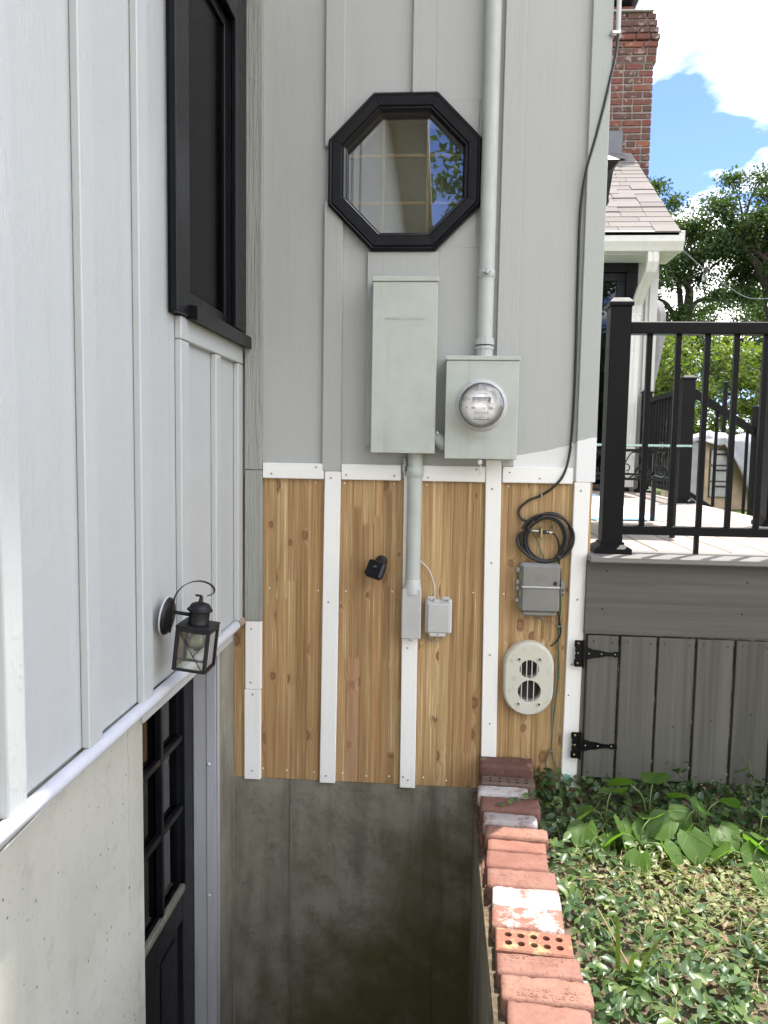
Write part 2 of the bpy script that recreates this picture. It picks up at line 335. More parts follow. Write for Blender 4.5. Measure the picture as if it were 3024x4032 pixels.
def leaf_mat(name, c1, c2, c3, rough=.4, trans=.35, spec=.5):
    m = bpy.data.materials.new(name); m.use_nodes = True; nt = m.node_tree; nt.nodes.clear()
    g = node(nt, 'ShaderNodeNewGeometry').outputs['Random Per Island']
    col = ramp(nt, g, [(0, c1), (.55, c2), (1, c3)])
    b = node(nt, 'ShaderNodeBsdfPrincipled', {'Base Color': col, 'Roughness': rough, 'Specular IOR Level': spec})
    tl = node(nt, 'ShaderNodeBsdfTranslucent', {0: mixc(nt, 1, col, (1.5, 1.7, .6, 1), 'MULTIPLY')})
    mx = node(nt, 'ShaderNodeMixShader', {0: trans, 1: b.outputs[0], 2: tl.outputs[0]})
    node(nt, 'ShaderNodeOutputMaterial', {0: mx.outputs[0]}); return m
MT['leaf_tree'] = leaf_mat('dark tree leaf', (0.0288, 0.0562, 0.0187), (0.0432, 0.0778, 0.0245), (0.0684, 0.108, 0.0324), .5)
MT['leaf_mid'] = leaf_mat('mid green leaf', (0.0338, 0.06, 0.0188), (0.0488, 0.0863, 0.0225), (0.075, 0.12, 0.0338), .5)
MT['leaf_lime'] = leaf_mat('lime green leaf', (.075, .115, .026), (.115, .155, .034), (.17, .205, .05), .45, .42)
MT['leaf_vinca'] = leaf_mat('periwinkle leaf', (0.0467, 0.0892, 0.0357), (0.0723, 0.128, 0.0493), (0.145, 0.208, 0.0638), .36, .3, .45)
MT['leaf_vinca_pale'] = leaf_mat('trampled periwinkle leaf', (0.108, 0.144, 0.054), (0.225, 0.252, 0.108), (0.342, 0.342, 0.18), .5, .25)
MT['leaf_broad'] = leaf_mat('broad soft leaf', (0.096, 0.176, 0.036), (0.108, 0.2, 0.04), (0.128, 0.232, 0.048), .45, .55)
def veined():
    m = MT['leaf_broad']; nt = m.node_tree; s_ = node(nt, 'ShaderNodeSeparateXYZ', {0: node(nt, 'ShaderNodeTexCoord').outputs['Object']})
    ang = math_(nt, 'ARCTAN2', s_.outputs[1], math_(nt, 'ADD', s_.outputs[0], .004))
    w_ = ramp(nt, math_(nt, 'ABSOLUTE', math_(nt, 'SINE', math_(nt, 'MULTIPLY', ang, 4.2))), [(.05, .65), (.22, 0)])
    for n_ in list(nt.nodes):
        if n_.type == 'BSDF_PRINCIPLED':
            src = n_.inputs['Base Color'].links[0].from_socket
            link(nt, mixc(nt, w_, src, (.19, .27, .10, 1)), n_.inputs['Base Color']); bump(nt, n_, w_, .5, .002)
veined()
MT['stem'] = simple('green stem', (0.128, 0.176, 0.048), .5)
MT['straw'] = leaf_mat('dry straw', (0.315, 0.27, 0.126), (0.378, 0.36, 0.162), (0.252, 0.288, 0.108), .7, .1)
MT['litter'] = leaf_mat('dry leaf litter', (0.145, 0.085, 0.0425), (0.255, 0.17, 0.0935), (0.357, 0.289, 0.187), .8, .1)
MT['bark'] = simple('dark bark', (0.06, 0.0496, 0.04), .9, var=.3, bstr=.8, bscale=25, bdist=.02)
def soil():
    m, nt, b = new_mat('soil', (.14, .11, .08), .95, spec=.2)
    v = coords(nt); n = noise(nt, v, 30, 8, .7); n2 = noise(nt, v, 1.1, 5, .6)
    c = ramp(nt, n, [(.3, (.06, .048, .034)), (.5, (.14, .11, .075)), (.68, (.27, .22, .15))])
    far = ramp(nt, n2, [(.4, (.07, .105, .03)), (.65, (.11, .14, .045))])
    s = node(nt, 'ShaderNodeSeparateXYZ', {0: v})
    c = mixc(nt, math_(nt, 'GREATER_THAN', s.outputs[1], 1.5), c, far)
    link(nt, c, b.inputs['Base Color']); bump(nt, b, n, .8, .02); return m
MT['soil'] = soil()
def rug():
    m, nt, b = new_mat('turquoise rug', (.3, .6, .7), .95, spec=.1)
    v = coords(nt); n = noise(nt, node(nt, 'ShaderNodeMapping', {0: v, 'Scale': (1, 2.2, 1)}).outputs[0], 9, 5, .65, 1.2)
    c = ramp(nt, n, [(.36, (.10, .33, .46)), (.47, (.25, .53, .62)), (.53, (.62, .70, .68)), (.62, (.70, .72, .66)), (.7, (.2, .5, .6))])
    link(nt, c, b.inputs['Base Color']); bump(nt, b, noise(nt, v, 400, 2), .5, .003); return m
MT['rug'] = rug()

# ------------------------------------------------------------------ mesh helpers
class MB:
    """collects vertices and faces of ONE piece, in world metres"""
    def __init__(s): s.v = []; s.f = []; s.sm = []
    def add(s, vs, fs, smooth=False):
        o = len(s.v); s.v += [tuple(p) for p in vs]; s.f += [tuple(i+o for i in f) for f in fs]; s.sm += [smooth]*len(fs); return s
    def box(s, x0, x1, y0, y1, z0, z1, b=0.0):
        if b <= 0:
            vs = [(x, y, z) for x in (x0, x1) for y in (y0, y1) for z in (z0, z1)]
            return s.add(vs, [(0, 1, 3, 2), (4, 6, 7, 5), (0, 4, 5, 1), (2, 3, 7, 6), (0, 2, 6, 4), (1, 5, 7, 3)])
        b = min(b, (x1-x0)*.45, (y1-y0)*.45, (z1-z0)*.45)
        c = ((x0+x1)/2, (y0+y1)/2, (z0+z1)/2); h = ((x1-x0)/2, (y1-y0)/2, (z1-z0)/2)
        vs = []; idx = {}
        for sx in (-1, 1):
            for sy in (-1, 1):
                for sz in (-1, 1):
                    sg = (sx, sy, sz)
                    for a in range(3):
                        p = [c[i]+sg[i]*(h[i]-(0 if i == a else b)) for i in range(3)]
                        idx[(sg, a)] = len(vs); vs.append(tuple(p))
        fs = []
        def ordq(a, ids):
            pts = [Vector(vs[i]) for i in ids]; cc = sum(pts, Vector())/len(pts); n = cc-Vector(c)
            u = (pts[0]-cc).normalized(); w = n.normalized().cross(u)
            return tuple(sorted(ids, key=lambda i: math.atan2((Vector(vs[i])-cc).dot(w), (Vector(vs[i])-cc).dot(u))))
        S = [(x, y, z) for x in (-1, 1) for y in (-1, 1) for z in (-1, 1)]
        for a in range(3):
            for sg in (-1, 1): fs.append(ordq(a, [idx[(t, a)] for t in S if t[a] == sg]))
        for a in range(3):
            o1, o2 = [i for i in range(3) if i != a]
            for s1 in (-1, 1):
                for s2 in (-1, 1):
                    ts = [t for t in S if t[o1] == s1 and t[o2] == s2]
                    fs.append(ordq(a, [idx[(t, o)] for t in ts for o in (o1, o2)]))
        for t in S: fs.append(ordq(0, [idx[(t, a)] for a in range(3)]))
        return s.add(vs, fs)
    def prism(s, pts, axis, a0, a1, smooth=False):
        """polygon (2-D points) extruded along an axis; order of the 2-D coords follows the remaining axes"""
        n = len(pts)
        def P(p, a): return {'x': (a, p[0], p[1]), 'y': (p[0], a, p[1]), 'z': (p[0], p[1], a)}[axis]
        vs = [P(p, a0) for p in pts]+[P(p, a1) for p in pts]
        fs = [tuple(range(n)), tuple(range(2*n-1, n-1, -1))]+[(i, (i+1) % n, n+(i+1) % n, n+i) for i in range(n)]
        return s.add(vs, fs, smooth)
    def loft(s, rings, cap=True, closed=True, smooth=True):
        n = len(rings[0]); vs = [p for r in rings for p in r]; fs = []
        for k in range(len(rings)-1):
            for i in range(n if closed else n-1):
                j = (i+1) % n; fs.append((k*n+i, k*n+j, (k+1)*n+j, (k+1)*n+i))
        s.add(vs, fs, smooth)
        if cap:
            s.add(rings[0], [tuple(range(n))]); s.add(rings[-1], [tuple(range(n-1, -1, -1))])
        return s
    def tube(s, path, r, n=8, cap=True):
        P = [Vector(p) for p in path]; rr = r if hasattr(r, '__len__') else [r]*len(P); rings = []; up = None
        for i, p in enumerate(P):
            t = (P[min(i+1, len(P)-1)]-P[max(i-1, 0)]).normalized()
            if up is None: up = t.orthogonal().normalized()
            up = (up-t*up.dot(t));  up = up.normalized() if up.length > 1e-6 else t.orthogonal().normalized()
            w = t.cross(up)
            rings.append([tuple(p+(up*math.cos(2*math.pi*k/n)+w*math.sin(2*math.pi*k/n))*rr[i]) for k in range(n)])
        return s.loft(rings, cap)
    def lathe(s, prof, origin, axis, n=24, cap=True, smooth=True):
        """profile of (radius, along) turned round an axis through origin"""
        A = Vector(axis).normalized(); U = A.orthogonal().normalized(); W = A.cross(U); O = Vector(origin)
        rings = [[tuple(O+A*h+(U*math.cos(2*math.pi*k/n)+W*math.sin(2*math.pi*k/n))*max(r, 1e-5)) for k in range(n)] for r, h in prof]
        return s.loft(rings, cap, True, smooth)
    def xf(s, m):
        s.v = [tuple(m @ Vector(p)) for p in s.v]; return s
ORG = {}
def finish(me, mats):
    me.materials.append(mats); me.update(); return me
def obj(name, mb, mat, parent=None, loc=None):
    """ONE mesh object. Geometry comes in world metres and is stored relative to its thing's base."""
    me = bpy.data.meshes.new(name)
    if loc is not None and parent is None: off = Vector(loc)
    elif parent is not None: off = ORG[parent.name]
    else: off = Vector((0, 0, 0))
    vv = np.array(mb.v, dtype=np.float64)-np.array(off)
    me.from_pydata(vv.tolist(), [], mb.f)
    if any(mb.sm): me.polygons.foreach_set('use_smooth', mb.sm)
    bm = bmesh.new(); bm.from_mesh(me); bmesh.ops.recalc_face_normals(bm, faces=bm.faces); bm.to_mesh(me); bm.free()
    me.materials.append(MT[mat] if isinstance(mat, str) else mat); me.update()
    o = bpy.data.objects.new(name, me); COL.objects.link(o)
    if parent is not None: o.parent = parent
    else: o.location = off
    ORG[o.name] = off
    return o
def place(name, me, parent, loc, rot=(0, 0, 0), scale=(1, 1, 1)):
    """another piece sharing mesh data (loc in world metres)"""
    o = bpy.data.objects.new(name, me); COL.objects.link(o)
    off = ORG[parent.name] if parent is not None else Vector((0, 0, 0))
    o.location = Vector(loc)-off; o.rotation_euler = rot; o.scale = scale
    if parent is not None: o.parent = parent
    ORG[o.name] = off; return o
def shared(name, mb, mat):
    me = bpy.data.meshes.new(name); me.from_pydata(mb.v, [], mb.f)
    if any(mb.sm): me.polygons.foreach_set('use_smooth', mb.sm)
    me.materials.append(MT[mat] if isinstance(mat, str) else mat); me.update(); return me
def tag(o, label=None, cat=None, group=None, kind=None):
    if label: o['label'] = label
    if cat: o['category'] = cat
    if group: o['group'] = group
    if kind: o['kind'] = kind
    return o
def thing(name, label, cat, loc, group=None):
    o = bpy.data.objects.new(name, None); COL.objects.link(o); o.location = loc; o.empty_display_size = .05
    ORG[o.name] = Vector(loc); return tag(o, label, cat, group)
def text_mesh(txt, size, extr, mat, align='CENTER', spacing=1.0):
    cu = bpy.data.curves.new('lettering', 'FONT'); cu.body = txt; cu.size = size; cu.extrude = extr; cu.align_x = align; cu.align_y = 'CENTER'
    cu.resolution_u = 2; cu.space_character = spacing
    to = bpy.data.objects.new('tmp', cu); COL.objects.link(to)
    me = bpy.data.meshes.new_from_object(to.evaluated_get(bpy.context.evaluated_depsgraph_get()))
    bpy.data.objects.remove(to); me.materials.clear(); me.materials.append(MT[mat]); return me
def spline(pts, n=8):
    """Catmull-Rom through the points"""
    P = [Vector(p) for p in pts]; P = [P[0]*2-P[1]]+P+[P[-1]*2-P[-2]]; out = []
    for i in range(1, len(P)-2):
        for k in range(n):
            t = k/n; a, b, c, d = P[i-1], P[i], P[i+1], P[i+2]
            out.append(.5*((2*b)+(-a+c)*t+(2*a-5*b+4*c-d)*t*t+(-a+3*b-3*c+d)*t**3))
    out.append(P[-2]); return out
screw_me = None
def rnd(a, b): return random.uniform(a, b)

# ------------------------------------------------------------------ the ground
PIT = (-1.3, .15, -3.4, 0.02)          # stairwell: x0, x1, y0, y1
def gz(x, y):
    t = min(max((y-.4)/2.4, 0), 1); return -.012 + .66*t*t*(3-2*t) + (.0 if y > 0 else .012*math.sin(x*5+1)*math.sin(y*4))
xs = [-400, -60, -12, -4, -1.3, .15] + [.15+.1*i for i in range(1, 24)] + [2.6, 3, 3.5, 4, 5, 6.5, 8, 12, 30, 90, 400]
ys = [-400, -60, -15, -6, -3.4] + [-3.4+.17*i for i in range(1, 20)] + [-.06, .02] + [.2, .5, .8, 1.1, 1.4, 1.7, 2, 2.3, 2.6, 3, 4, 6, 9, 14, 30, 90, 400]
g = MB(); gv = {}
for i, x in enumerate(xs):
    for j, y in enumerate(ys): gv[i, j] = len(g.v); g.v.append((x, y, gz(x, y)))
for i in range(len(xs)-1):
    for j in range(len(ys)-1):
        cx, cy = (xs[i]+xs[i+1])/2, (ys[j]+ys[j+1])/2
        if PIT[0] < cx < PIT[1] and PIT[2] < cy < PIT[3]: continue
        g.f.append((gv[i, j], gv[i+1, j], gv[i+1, j+1], gv[i, j+1])); g.sm.append(True)
tag(obj('ground', g, 'soil'), kind='structure')
st = MB(); st.box(-.80, .15, -1.25, .02, -1.62, -1.45)
for k in range(8): st.box(-.80, .15, -3.4, -1.25-.27*k, -1.62+.18*k-.01, -1.62+.18*(k+1)+.0)
tag(obj('stairwell_steps', st, 'concrete_floor'), kind='structure')

# ------------------------------------------------------------------ the house: two walls that meet in the corner by the stairwell
H = thing('house', 'pale board and batten house with octagonal window, bare cedar patch and basement door beside stairwell', 'house', (-.80, 0, 0))
# --- rear wall (faces the camera)
bk = MB().box(-.80, .565, .012, .10, 1.215, 2.02).box(-.80, -.40, .012, .10, 2.02, 2.66).box(.08, .565, .012, .10, 2.02, 2.66).box(-.80, .565, .012, .10, 2.66, 3.75).box(-.80, .565, .02, .10, -.05, 1.215)
obj('wall_core', bk, 'siding_side', H)
# siding sheets, with the octagon cut out of them
OX, OZ, OR = -.160, 2.330, .270
def octagon(r, rz=None):
    rz = rz or r; t = math.tan(math.pi/8)
    return [(OX-r*t, OZ+rz), (OX+r*t, OZ+rz), (OX+r, OZ+rz*t), (OX+r, OZ-rz*t), (OX+r*t, OZ-rz), (OX-r*t, OZ-rz), (OX-r, OZ-rz*t), (OX-r, OZ+rz*t)]
def sheet(x0, x1, z0, z1):
    return obj('siding_sheet', MB().box(x0, x1, 0, .0115, z0, z1), 'siding', H)
sheet(-.80, -.4195, 1.212, 3.7); sheet(.2305, .565, 1.212, 3.7)
sheet(-.4185, .2295, 1.212, 2.068); sheet(-.4185, .2295, 2.592, 3.7)
sheet(.1105, .2295, 2.069, 2.591)
# fillets between the octagon and the square opening
q = octagon(.262)
for a, b, c in ((q[0], q[7], (-.4185, 2.591)), (q[1], q[2], (.1095, 2.591)), (q[4], q[3], (.1095, 2.069)), (q[5], q[6], (-.4185, 2.069))):
    obj('siding_sheet', MB().prism([a, b, c], 'y', 0, .0115), 'siding', H)
def screws(parent, pts, y, mat='screw', r=.0042, hole=False):
    for x, z in pts:
        obj('screw', MB().lathe([(r*.75, .0022), (r, .0010), (r, -.001)] if not hole else [(r*.7, .0003), (r*.7, -.001)], (x, y, z), (0, -1, 0), 8), 'dark_hole' if hole else mat, parent)
def batten(x0, x1, z0, z1, mat='batten', th=.019, lean=0.0, b=.0022, y0=-.0005, nm='batten', label=None):
    m = MB().box(x0, x1, y0-th, y0, z0, z1, b)
    if lean: m.v = [(x+lean*(z-z0), y, z) for x, y, z in m.v]
    o = obj(nm, m, mat, H)
    if label: o['label'] = label
    return o
# grey upper battens and boards
batten(-.753, -.687, 1.2365, 3.7, 'rough_trim', .024, nm='corner_trim')
batten(-.753, -.686, .647, 1.2345, 'rough_trim', .024, nm='corner_trim')
batten(-.455, -.384, 1.2355, 2.232); batten(-.455, -.384, 2.428, 3.7)
batten(-.138, -.056, 2.606, 3.7)
batten(-.292, -.029, 1.332, 2.050, nm='backing_board')
batten(.192, .268, 1.2645, 3.7)
batten(.497, .5685, 1.212, 6.5, 'corner', .021, nm='corner_board')
# white primed battens over the cedar
b1 = batten(-.752, -.688, .372, .6455, 'primer'); b1b = batten(-.756, -.6905, .006, .3705, 'primer', .018)
b2 = batten(-.4535, -.392, .006, 1.2345, 'primer', lean=.0075)
b3 = batten(-.1365, -.0765, .002, 1.2405, 'primer', lean=-.004)
b4 = batten(.178, .236, .004, 1.290, 'primer', .0195, lean=-.0105)
b5 = batten(.4835, .5425, .036, 1.2110, 'primer', .0205, lean=.0085, nm='corner_board')
screws(b1, [(-.727, .615), (-.73, .40)], -.0195); screws(b1b, [(-.722, .352), (-.725, .042)], -.0185)
screws(b2, [(-.42, 1.21), (-.425, .73), (-.428, .036)], -.0195)
screws(b3, [(-.117, .56), (-.124, .046), (-.105, .034)], -.0195)
screws(b4, [(.19, 1.18), (.195, .90), (.199, .545)], -.020); screws(b4, [(.206, .275)], -.020, hole=True)
screws(b5, [(.518, 1.18), (.52, .77), (.508, .52)], -.021); screws(b5, [(.50, .40)], -.021, hole=True)
for x0, x1, sc in ((-.6845, -.4485, [(-.65, 1.222), (-.478, 1.250)]), (-.3805, -.153, [(-.362, 1.222), (-.178, 1.222)]), (-.079, .1635, [(-.05, 1.218), (.13, 1.252)]), (.2275, .4865, [(.253, 1.243), (.365, 1.222)])):
    t = MB().box(x0, x1, -.019, -.0003, 1.2045, 1.2635, .002); s_ = obj('trim_strip', t, 'primer_x', H)
    screws(s_, sc, -.0195, hole=(x0 > .2))
# cedar panels, glued up from strips with finger joints
def finger(z, x0, x1, up):
    n = max(3, int((x1-x0)/.0075)); w = (x1-x0)/n; out = []
    for i in range(n): out += [(x0+i*w, z), (x0+(i+.5)*w, z+.018)]
    return out+[(x1, z)]
rs = random.Random(21)
def cedar_panel(x0, x1, z0=.008, z1=1.2135):
    p = obj('cedar_panel', MB().box(x0, x1, .0045, .0190, z0+.001, z1-.001), 'cedar', H)
    ws = []; x = x0
    while x < x1-.012:
        w = rs.choice([.026, .033, .040, .046, .052]); w = min(w, x1-x)
        if x1-x-w < .014: w = x1-x
        ws.append((x, x+w)); x += w
    for a, b in ws:
        cuts = sorted(rs.uniform(.12, 1.1) for _ in range(rs.choice([0, 0, 1, 1, 2])))
        cuts = [c for i, c in enumerate(cuts) if i == 0 or c-cuts[i-1] > .12]
        lo = None
        zs = cuts+[None]
        for c in zs:
            bot = [(a+.0002, z0), (b-.0002, z0)] if lo is None else finger(lo+.0004, a+.0002, b-.0002, 1)
            top = [(b-.0002, z1), (a+.0002, z1)] if c is None else finger(c, a+.0002, b-.0002, 1)[::-1]
            pink = abs(a-.37+.70) < .03 and lo is None and c is not None and False
            yy = rs.uniform(-.0006, .0003)
            obj('strip', MB().prism(bot+top, 'y', yy, .004), 'cedar', p)
            lo = c
    return p
cp = [cedar_panel(-.799, -.4385), cedar_panel(-.4375, -.1085), cedar_panel(-.1075, .2060), cedar_panel(.2070, .5640)]
# one pinkish strip low in the second panel
obj('strip', MB().prism([(-.3485, .0085), (-.3065, .0085)]+finger(.50, -.3485, -.3065, 1)[::-1], 'y', -.0014, .0008), 'cedar_pink', cp[1])
for p, pts in zip(cp, ([(-.48, 1.190), (-.66, .775), (-.468, .77), (-.683, .046), (-.588, .043), (-.478, .040)], [(-.37, 1.190), (-.18, 1.192), (-.36, .772), (-.18, .775), (-.365, .042), (-.27, .035), (-.18, .038)], [(-.055, 1.190), (.13, .78), (-.045, .04), (.045, .002+.03)], [(.252, 1.19), (.246, .78)])):
    screws(p, pts, -.0008, 'screw_white', .0032)
# concrete foundation under the cedar
fd = obj('foundation', MB().box(-.803, .17, .002, .20, -1.62, .0065), 'concrete_back', H)
for x, dz in ((-.572, 0), (.000, -.25)):
    m = MB(); z = -1.5; 
    while z < 0+dz:
        h = rs.uniform(.03, .12); m.box(x-rs.uniform(.001, .0035), x+rs.uniform(.001, .0035), -.0012-rs.uniform(0, .003), .004, z, min(z+h, .004+dz)); z += h
    obj('form_line', m, 'concrete_back', H)

# --- octagonal window
def oct_ring(prof, name, k):
    """one mitred side of the trim: profile of (radius, y) between corner k and k+1"""
    mb = MB(); ra = []; rb = []
    for r, y in prof:
        o8 = octagon(r); a, b = o8[k], o8[(k+1) % 8]; e = .0006
        dx, dz = b[0]-a[0], b[1]-a[1]; L = math.hypot(dx, dz)
        ra.append((a[0]+dx/L*e, y, a[1]+dz/L*e)); rb.append((b[0]-dx/L*e, y, b[1]-dz/L*e))
    return mb.loft([ra, rb], True, True, False)
# outer casing
prof = [(.2795, .0), (.2795, -.030), (.272, -.038), (.266, -.036), (.262, -.042), (.232, -.040), (.228, -.034), (.222, -.034), (.216, -.020), (.2125, -.018), (.2125, .030), (.262, .030), (.262, 0.0)]
sash = MB()
for k in range(8):
    t_ = oct_ring([(.2120, .0160), (.2120, .0295), (.2065, .0295), (.2065, .0160)], 'sash', k); sash.add(t_.v, t_.f)
ow = obj('octagonal_window', sash, 'black_frame', H); ow['label'] = 'octagonal window with black moulded trim and pale wood grille'
for k in range(8):
    pc = oct_ring(prof, 'casing', k)
    obj('casing', pc, 'black_frame', ow)
gl = MB(); o8 = octagon(.2130); gl.add([(x, .012, z) for x, z in o8]+[(x, .015, z) for x, z in o8], [tuple(range(8)), tuple(range(15, 7, -1))]); obj('pane', gl, 'glass', ow)
for x in (-.242, -.076):
    zt = .213 - max(0, abs(x-OX)-.088) ; obj('grille_bar', MB().box(x-.006, x+.006, .020, .028, OZ-zt, OZ+zt, .0015), 'grille_wood', ow)
for z in (2.410, 2.238): obj('grille_bar', MB().box(OX-.212, OX+.212, .0285, .036, z-.006, z+.006, .0015), 'grille_wood', ow)
rv = MB()
for k in range(8):
    a, b = octagon(.236)[k], octagon(.236)[(k+1) % 8]
    rv.add([(a[0], .031, a[1]), (b[0], .031, b[1]), (b[0], .30, b[1]), (a[0], .30, a[1])], [(0, 1, 2, 3)])
obj('reveal', rv, 'shade_cloth', ow)
bl = MB(); n = 9
for i in range(n):      # softly folded shade behind the glass
    x = OX-.26+.52*i/(n-1); bl.v += [(x, .16+.012*math.sin(i*1.9), 2.06), (x, .16+.012*math.sin(i*1.9+.6), 2.60)]
bl.f = [(2*i, 2*i+2, 2*i+3, 2*i+1) for i in range(n-1)]; bl.sm = [True]*(n-1)
obj('window_shade', bl, 'shade_cloth', ow)

# --- side wall on the left (faces right), with the window, over the concrete basement wall
XS, XB = -.78, -.76
WY0, WY1, WZ0, WZ1 = -.70, -.05, 1.735, 2.85       # window opening
def sside(y0, y1, z0, z1): obj('siding_sheet', MB().box(XS-.012, XS, y0, y1, z0, z1), 'siding_side', H)
edges = [-26.0, -4.0, -2.85, -1.6075, -1.2885, -.9805, -.675]
for a, b in zip(edges[:-2], edges[1:-1]): sside(a, b-.001, .657, 5.6)
sside(-.9805, -.7585, .657, 5.6); sside(-.7575, -.345, .657, 1.70); sside(-.344, -.0245, .657, 1.70); sside(-.7575, -.0245, 2.88, 5.6)
obj('wall_core', MB().box(XS-.11, XS-.0125, -26, -.76, .64, 5.7).box(XS-.11, XS-.0125, -.76, .10, .66, 1.70).box(XS-.11, XS-.0125, -.76, .10, 2.88, 5.7), 'siding_side', H)
for y0, y1, z1 in ((-4.06, -3.99, 5.5), (-3.45, -3.385, 5.5), (-2.87, -2.80, 5.5), (-2.555, -2.49, 5.5), (-2.245, -2.18, 5.5), (-1.94, -1.875, 5.5), (-1.637, -1.574, 5.5), (-1.320, -1.255, 5.5), (-1.013, -.947, 5.5), (-.712, -.640, 1.632), (-.368, -.312, 1.632), (-.0885, -.0255, 1.632)):
    obj('batten', MB().box(XS+.0005, XB, y0, y1, .652+rnd(0, .008), z1, .0025), 'batten_side', H)
obj('window_apron', MB().box(XS+.0005, XB+.001, -.712, -.0255, 1.634, 1.700, .0025), 'batten_side', H)
obj('batten', MB().box(XS+.0005, XB, -.823, -.7595, 2.89, 5.5, .002), 'batten_side', H)
# side window
wj = None
w = obj('side_window', MB().box(XB-.004, XB+.014, -.778, -.668, 1.702, 2.95, .003), 'black_frame', H); w['label'] = 'tall black framed window with dark insect screen'
obj('casing', MB().box(XB-.004, XB+.014, -.165, -.0255, 1.748, 2.95, .003), 'black_frame', w)
obj('casing', MB().box(XB-.006, XB+.013, -.6675, -.1655, 2.80, 2.945, .003), 'black_frame', w)
obj('casing', MB().box(XB-.010, XB+.026, -.80, -.0255, 2.951, 2.985, .003), 'black_frame', w)
obj('sill', MB().prism([(XB-.02, 1.704), (XB+.034, 1.692), (XB+.034, 1.733), (XB-.02, 1.748)], 'y', -.6675, -.0255), 'black_frame', w)
for a in ((-.667, -.628, 1.75, 2.799), (-.205, -.166, 1.75, 2.799), (-.6275, -.2055, 1.75, 1.79), (-.6275, -.2055, 2.76, 2.799)):
    obj('sash_rail', MB().box(XS-.012, XS+.004, *a, .002), 'black_frame', w)
obj('jamb', MB().box(XS-.012, XB-.0045, -.1655, -.0260, 1.70, 2.94), 'black_frame', w); obj('jamb', MB().box(XS-.0115, XB-.0045, -.757, -.6675, 1.702, 2.94), 'black_frame', w)
obj('pane', MB().box(XS-.008, XS-.005, -.629, -.204, 1.789, 2.762), 'glass_screen', w)
obj('reveal', MB().box(XS-.45, XS-.44, -.76, -.05, 1.70, 2.88).box(XS-.44, XS-.013, -.76, -.7, 1.70, 2.88).box(XS-.44, XS-.013, -.14, -.08, 1.70, 2.88).box(XS-.44, XS-.013, -.70, -.14, 1.70, 1.745).box(XS-.44, XS-.013, -.7, -.14, 2.81, 2.88), 'interior', w)
for k, y in enumerate((-.56, -.47, -.36, -.27)): obj('curtain_fold', MB().lathe([(.03, 0), (.034, .5), (.03, 1.05)], (XS-.20-.02*(k % 2), y, 1.76), (0, 0, 1), 10), 'umbrella', w)
# concrete basement wall with the doorway
XC = -.803
obj('foundation', MB().box(XC-.30, XC, -26, -.922, -1.62, .640), 'concrete_side', H)
obj('foundation', MB().box(XC-.30, XC, -.211, .0018, -1.62, .640), 'concrete_col', H)
obj('lintel', MB().box(XC-.30, XC-.001, -.9215, -.2115, .5775, .640), 'concrete_side', H)
m = MB(); z = -1.5
while z < .60:
    h = rs.uniform(.03, .15); m.box(XC-.001, XC+rs.uniform(.001, .0035), -1.021-rs.uniform(.001, .003), -1.021+rs.uniform(.001, .003), z, min(z+h, .61)); z += h
obj('form_line', m, 'concrete_side', H)
obj('jamb', MB().box(-.842, XC-.002, -.232, -.2115, -1.46, .577, .002), 'jamb', H); obj('jamb', MB().box(-.8925, -.8425, -.2285, -.2115, -1.46, .577, .002), 'jamb', H)
obj('jamb', MB().box(-.8030, -.7995, -.2295, -.205, -1.46, .60, .001), 'jamb', H)
obj('head_trim', MB().box(-.802, -.7925, -.935, -.05, .5705, .652, .002), 'siding_side', H)
for z in (.155, -.353): obj('screw', MB().lathe([(.003, .004), (.006, .0015), (.006, -.002)], (-.845+.012, -.2325, z), (0, -1, 0), 10), 'pvc', H)
# door
XD = -.893
dr = obj('basement_door', MB().box(XD-.042, XD, -.352, -.2335, -1.46, .577, .002), 'black_door', H); dr['label'] = 'black half glazed basement door with divided panes'
obj('stile', MB().box(XD-.042, XD, -1.10, -1.0, -1.46, .577, .002), 'black_door', dr)
obj('rail', MB().box(XD-.042, XD-.0005, -.9995, -.3525, -.375, -.262, .002), 'black_door', dr)
obj('rail', MB().box(XD-.042, XD-.0005, -.9995, -.3525, -1.46, -1.25, .002), 'black_door', dr)
for a in ((-.3525, -.330, -.2615, .577), (-.9995, -.975, -.2615, .577)): obj('glazing_bead', MB().box(XD-.010, XD+.010, *a, .003), 'black_frame', dr)
obj('glazing_bead', MB().box(XD-.008, XD+.012, -.9745, -.3535, -.2615, -.236, .004), 'lumber', dr)
obj('pane', MB().box(XD-.022, XD-.018, -.9745, -.3535, -.2355, .577), 'glass_dark', dr)
for y in (-.552, -.76): obj('muntin', MB().box(XD-.017, XD+.006, y-.011, y+.011, -.2355, .577, .003), 'black_frame', dr)
for z in (.30, .045):
    for a, b in ((-.974, -.7715), (-.7485, -.5635), (-.5405, -.3535)): obj('muntin', MB().box(XD-.017, XD+.005, a, b, z-.011, z+.011, .003), 'black_frame', dr)
for a, b in ((-.575, -.372), (-.955, -.745)):
    obj('door_panel', MB().box(XD-.030, XD-.012, a-.002, b+.002, -1.25, -.376).box(XD-.013, XD-.006, a+.03, b-.03, -1.22, -.415, .006), 'black_door', dr)
for a, b in ((-.7445, -.5755),): obj('stile', MB().box(XD-.042, XD-.0005, a, b, -1.2495, -.3755, .002), 'black_door', dr)
obj('reveal', MB().box(XD-.5, XD-.49, -1.2, .0, -1.5, .7).box(XD-.49, XD-.05, -1.2, -1.1, -1.5, .7).box(XD-.49, XD-.05, -.23, -.12, -1.5, .7), 'interior', dr)
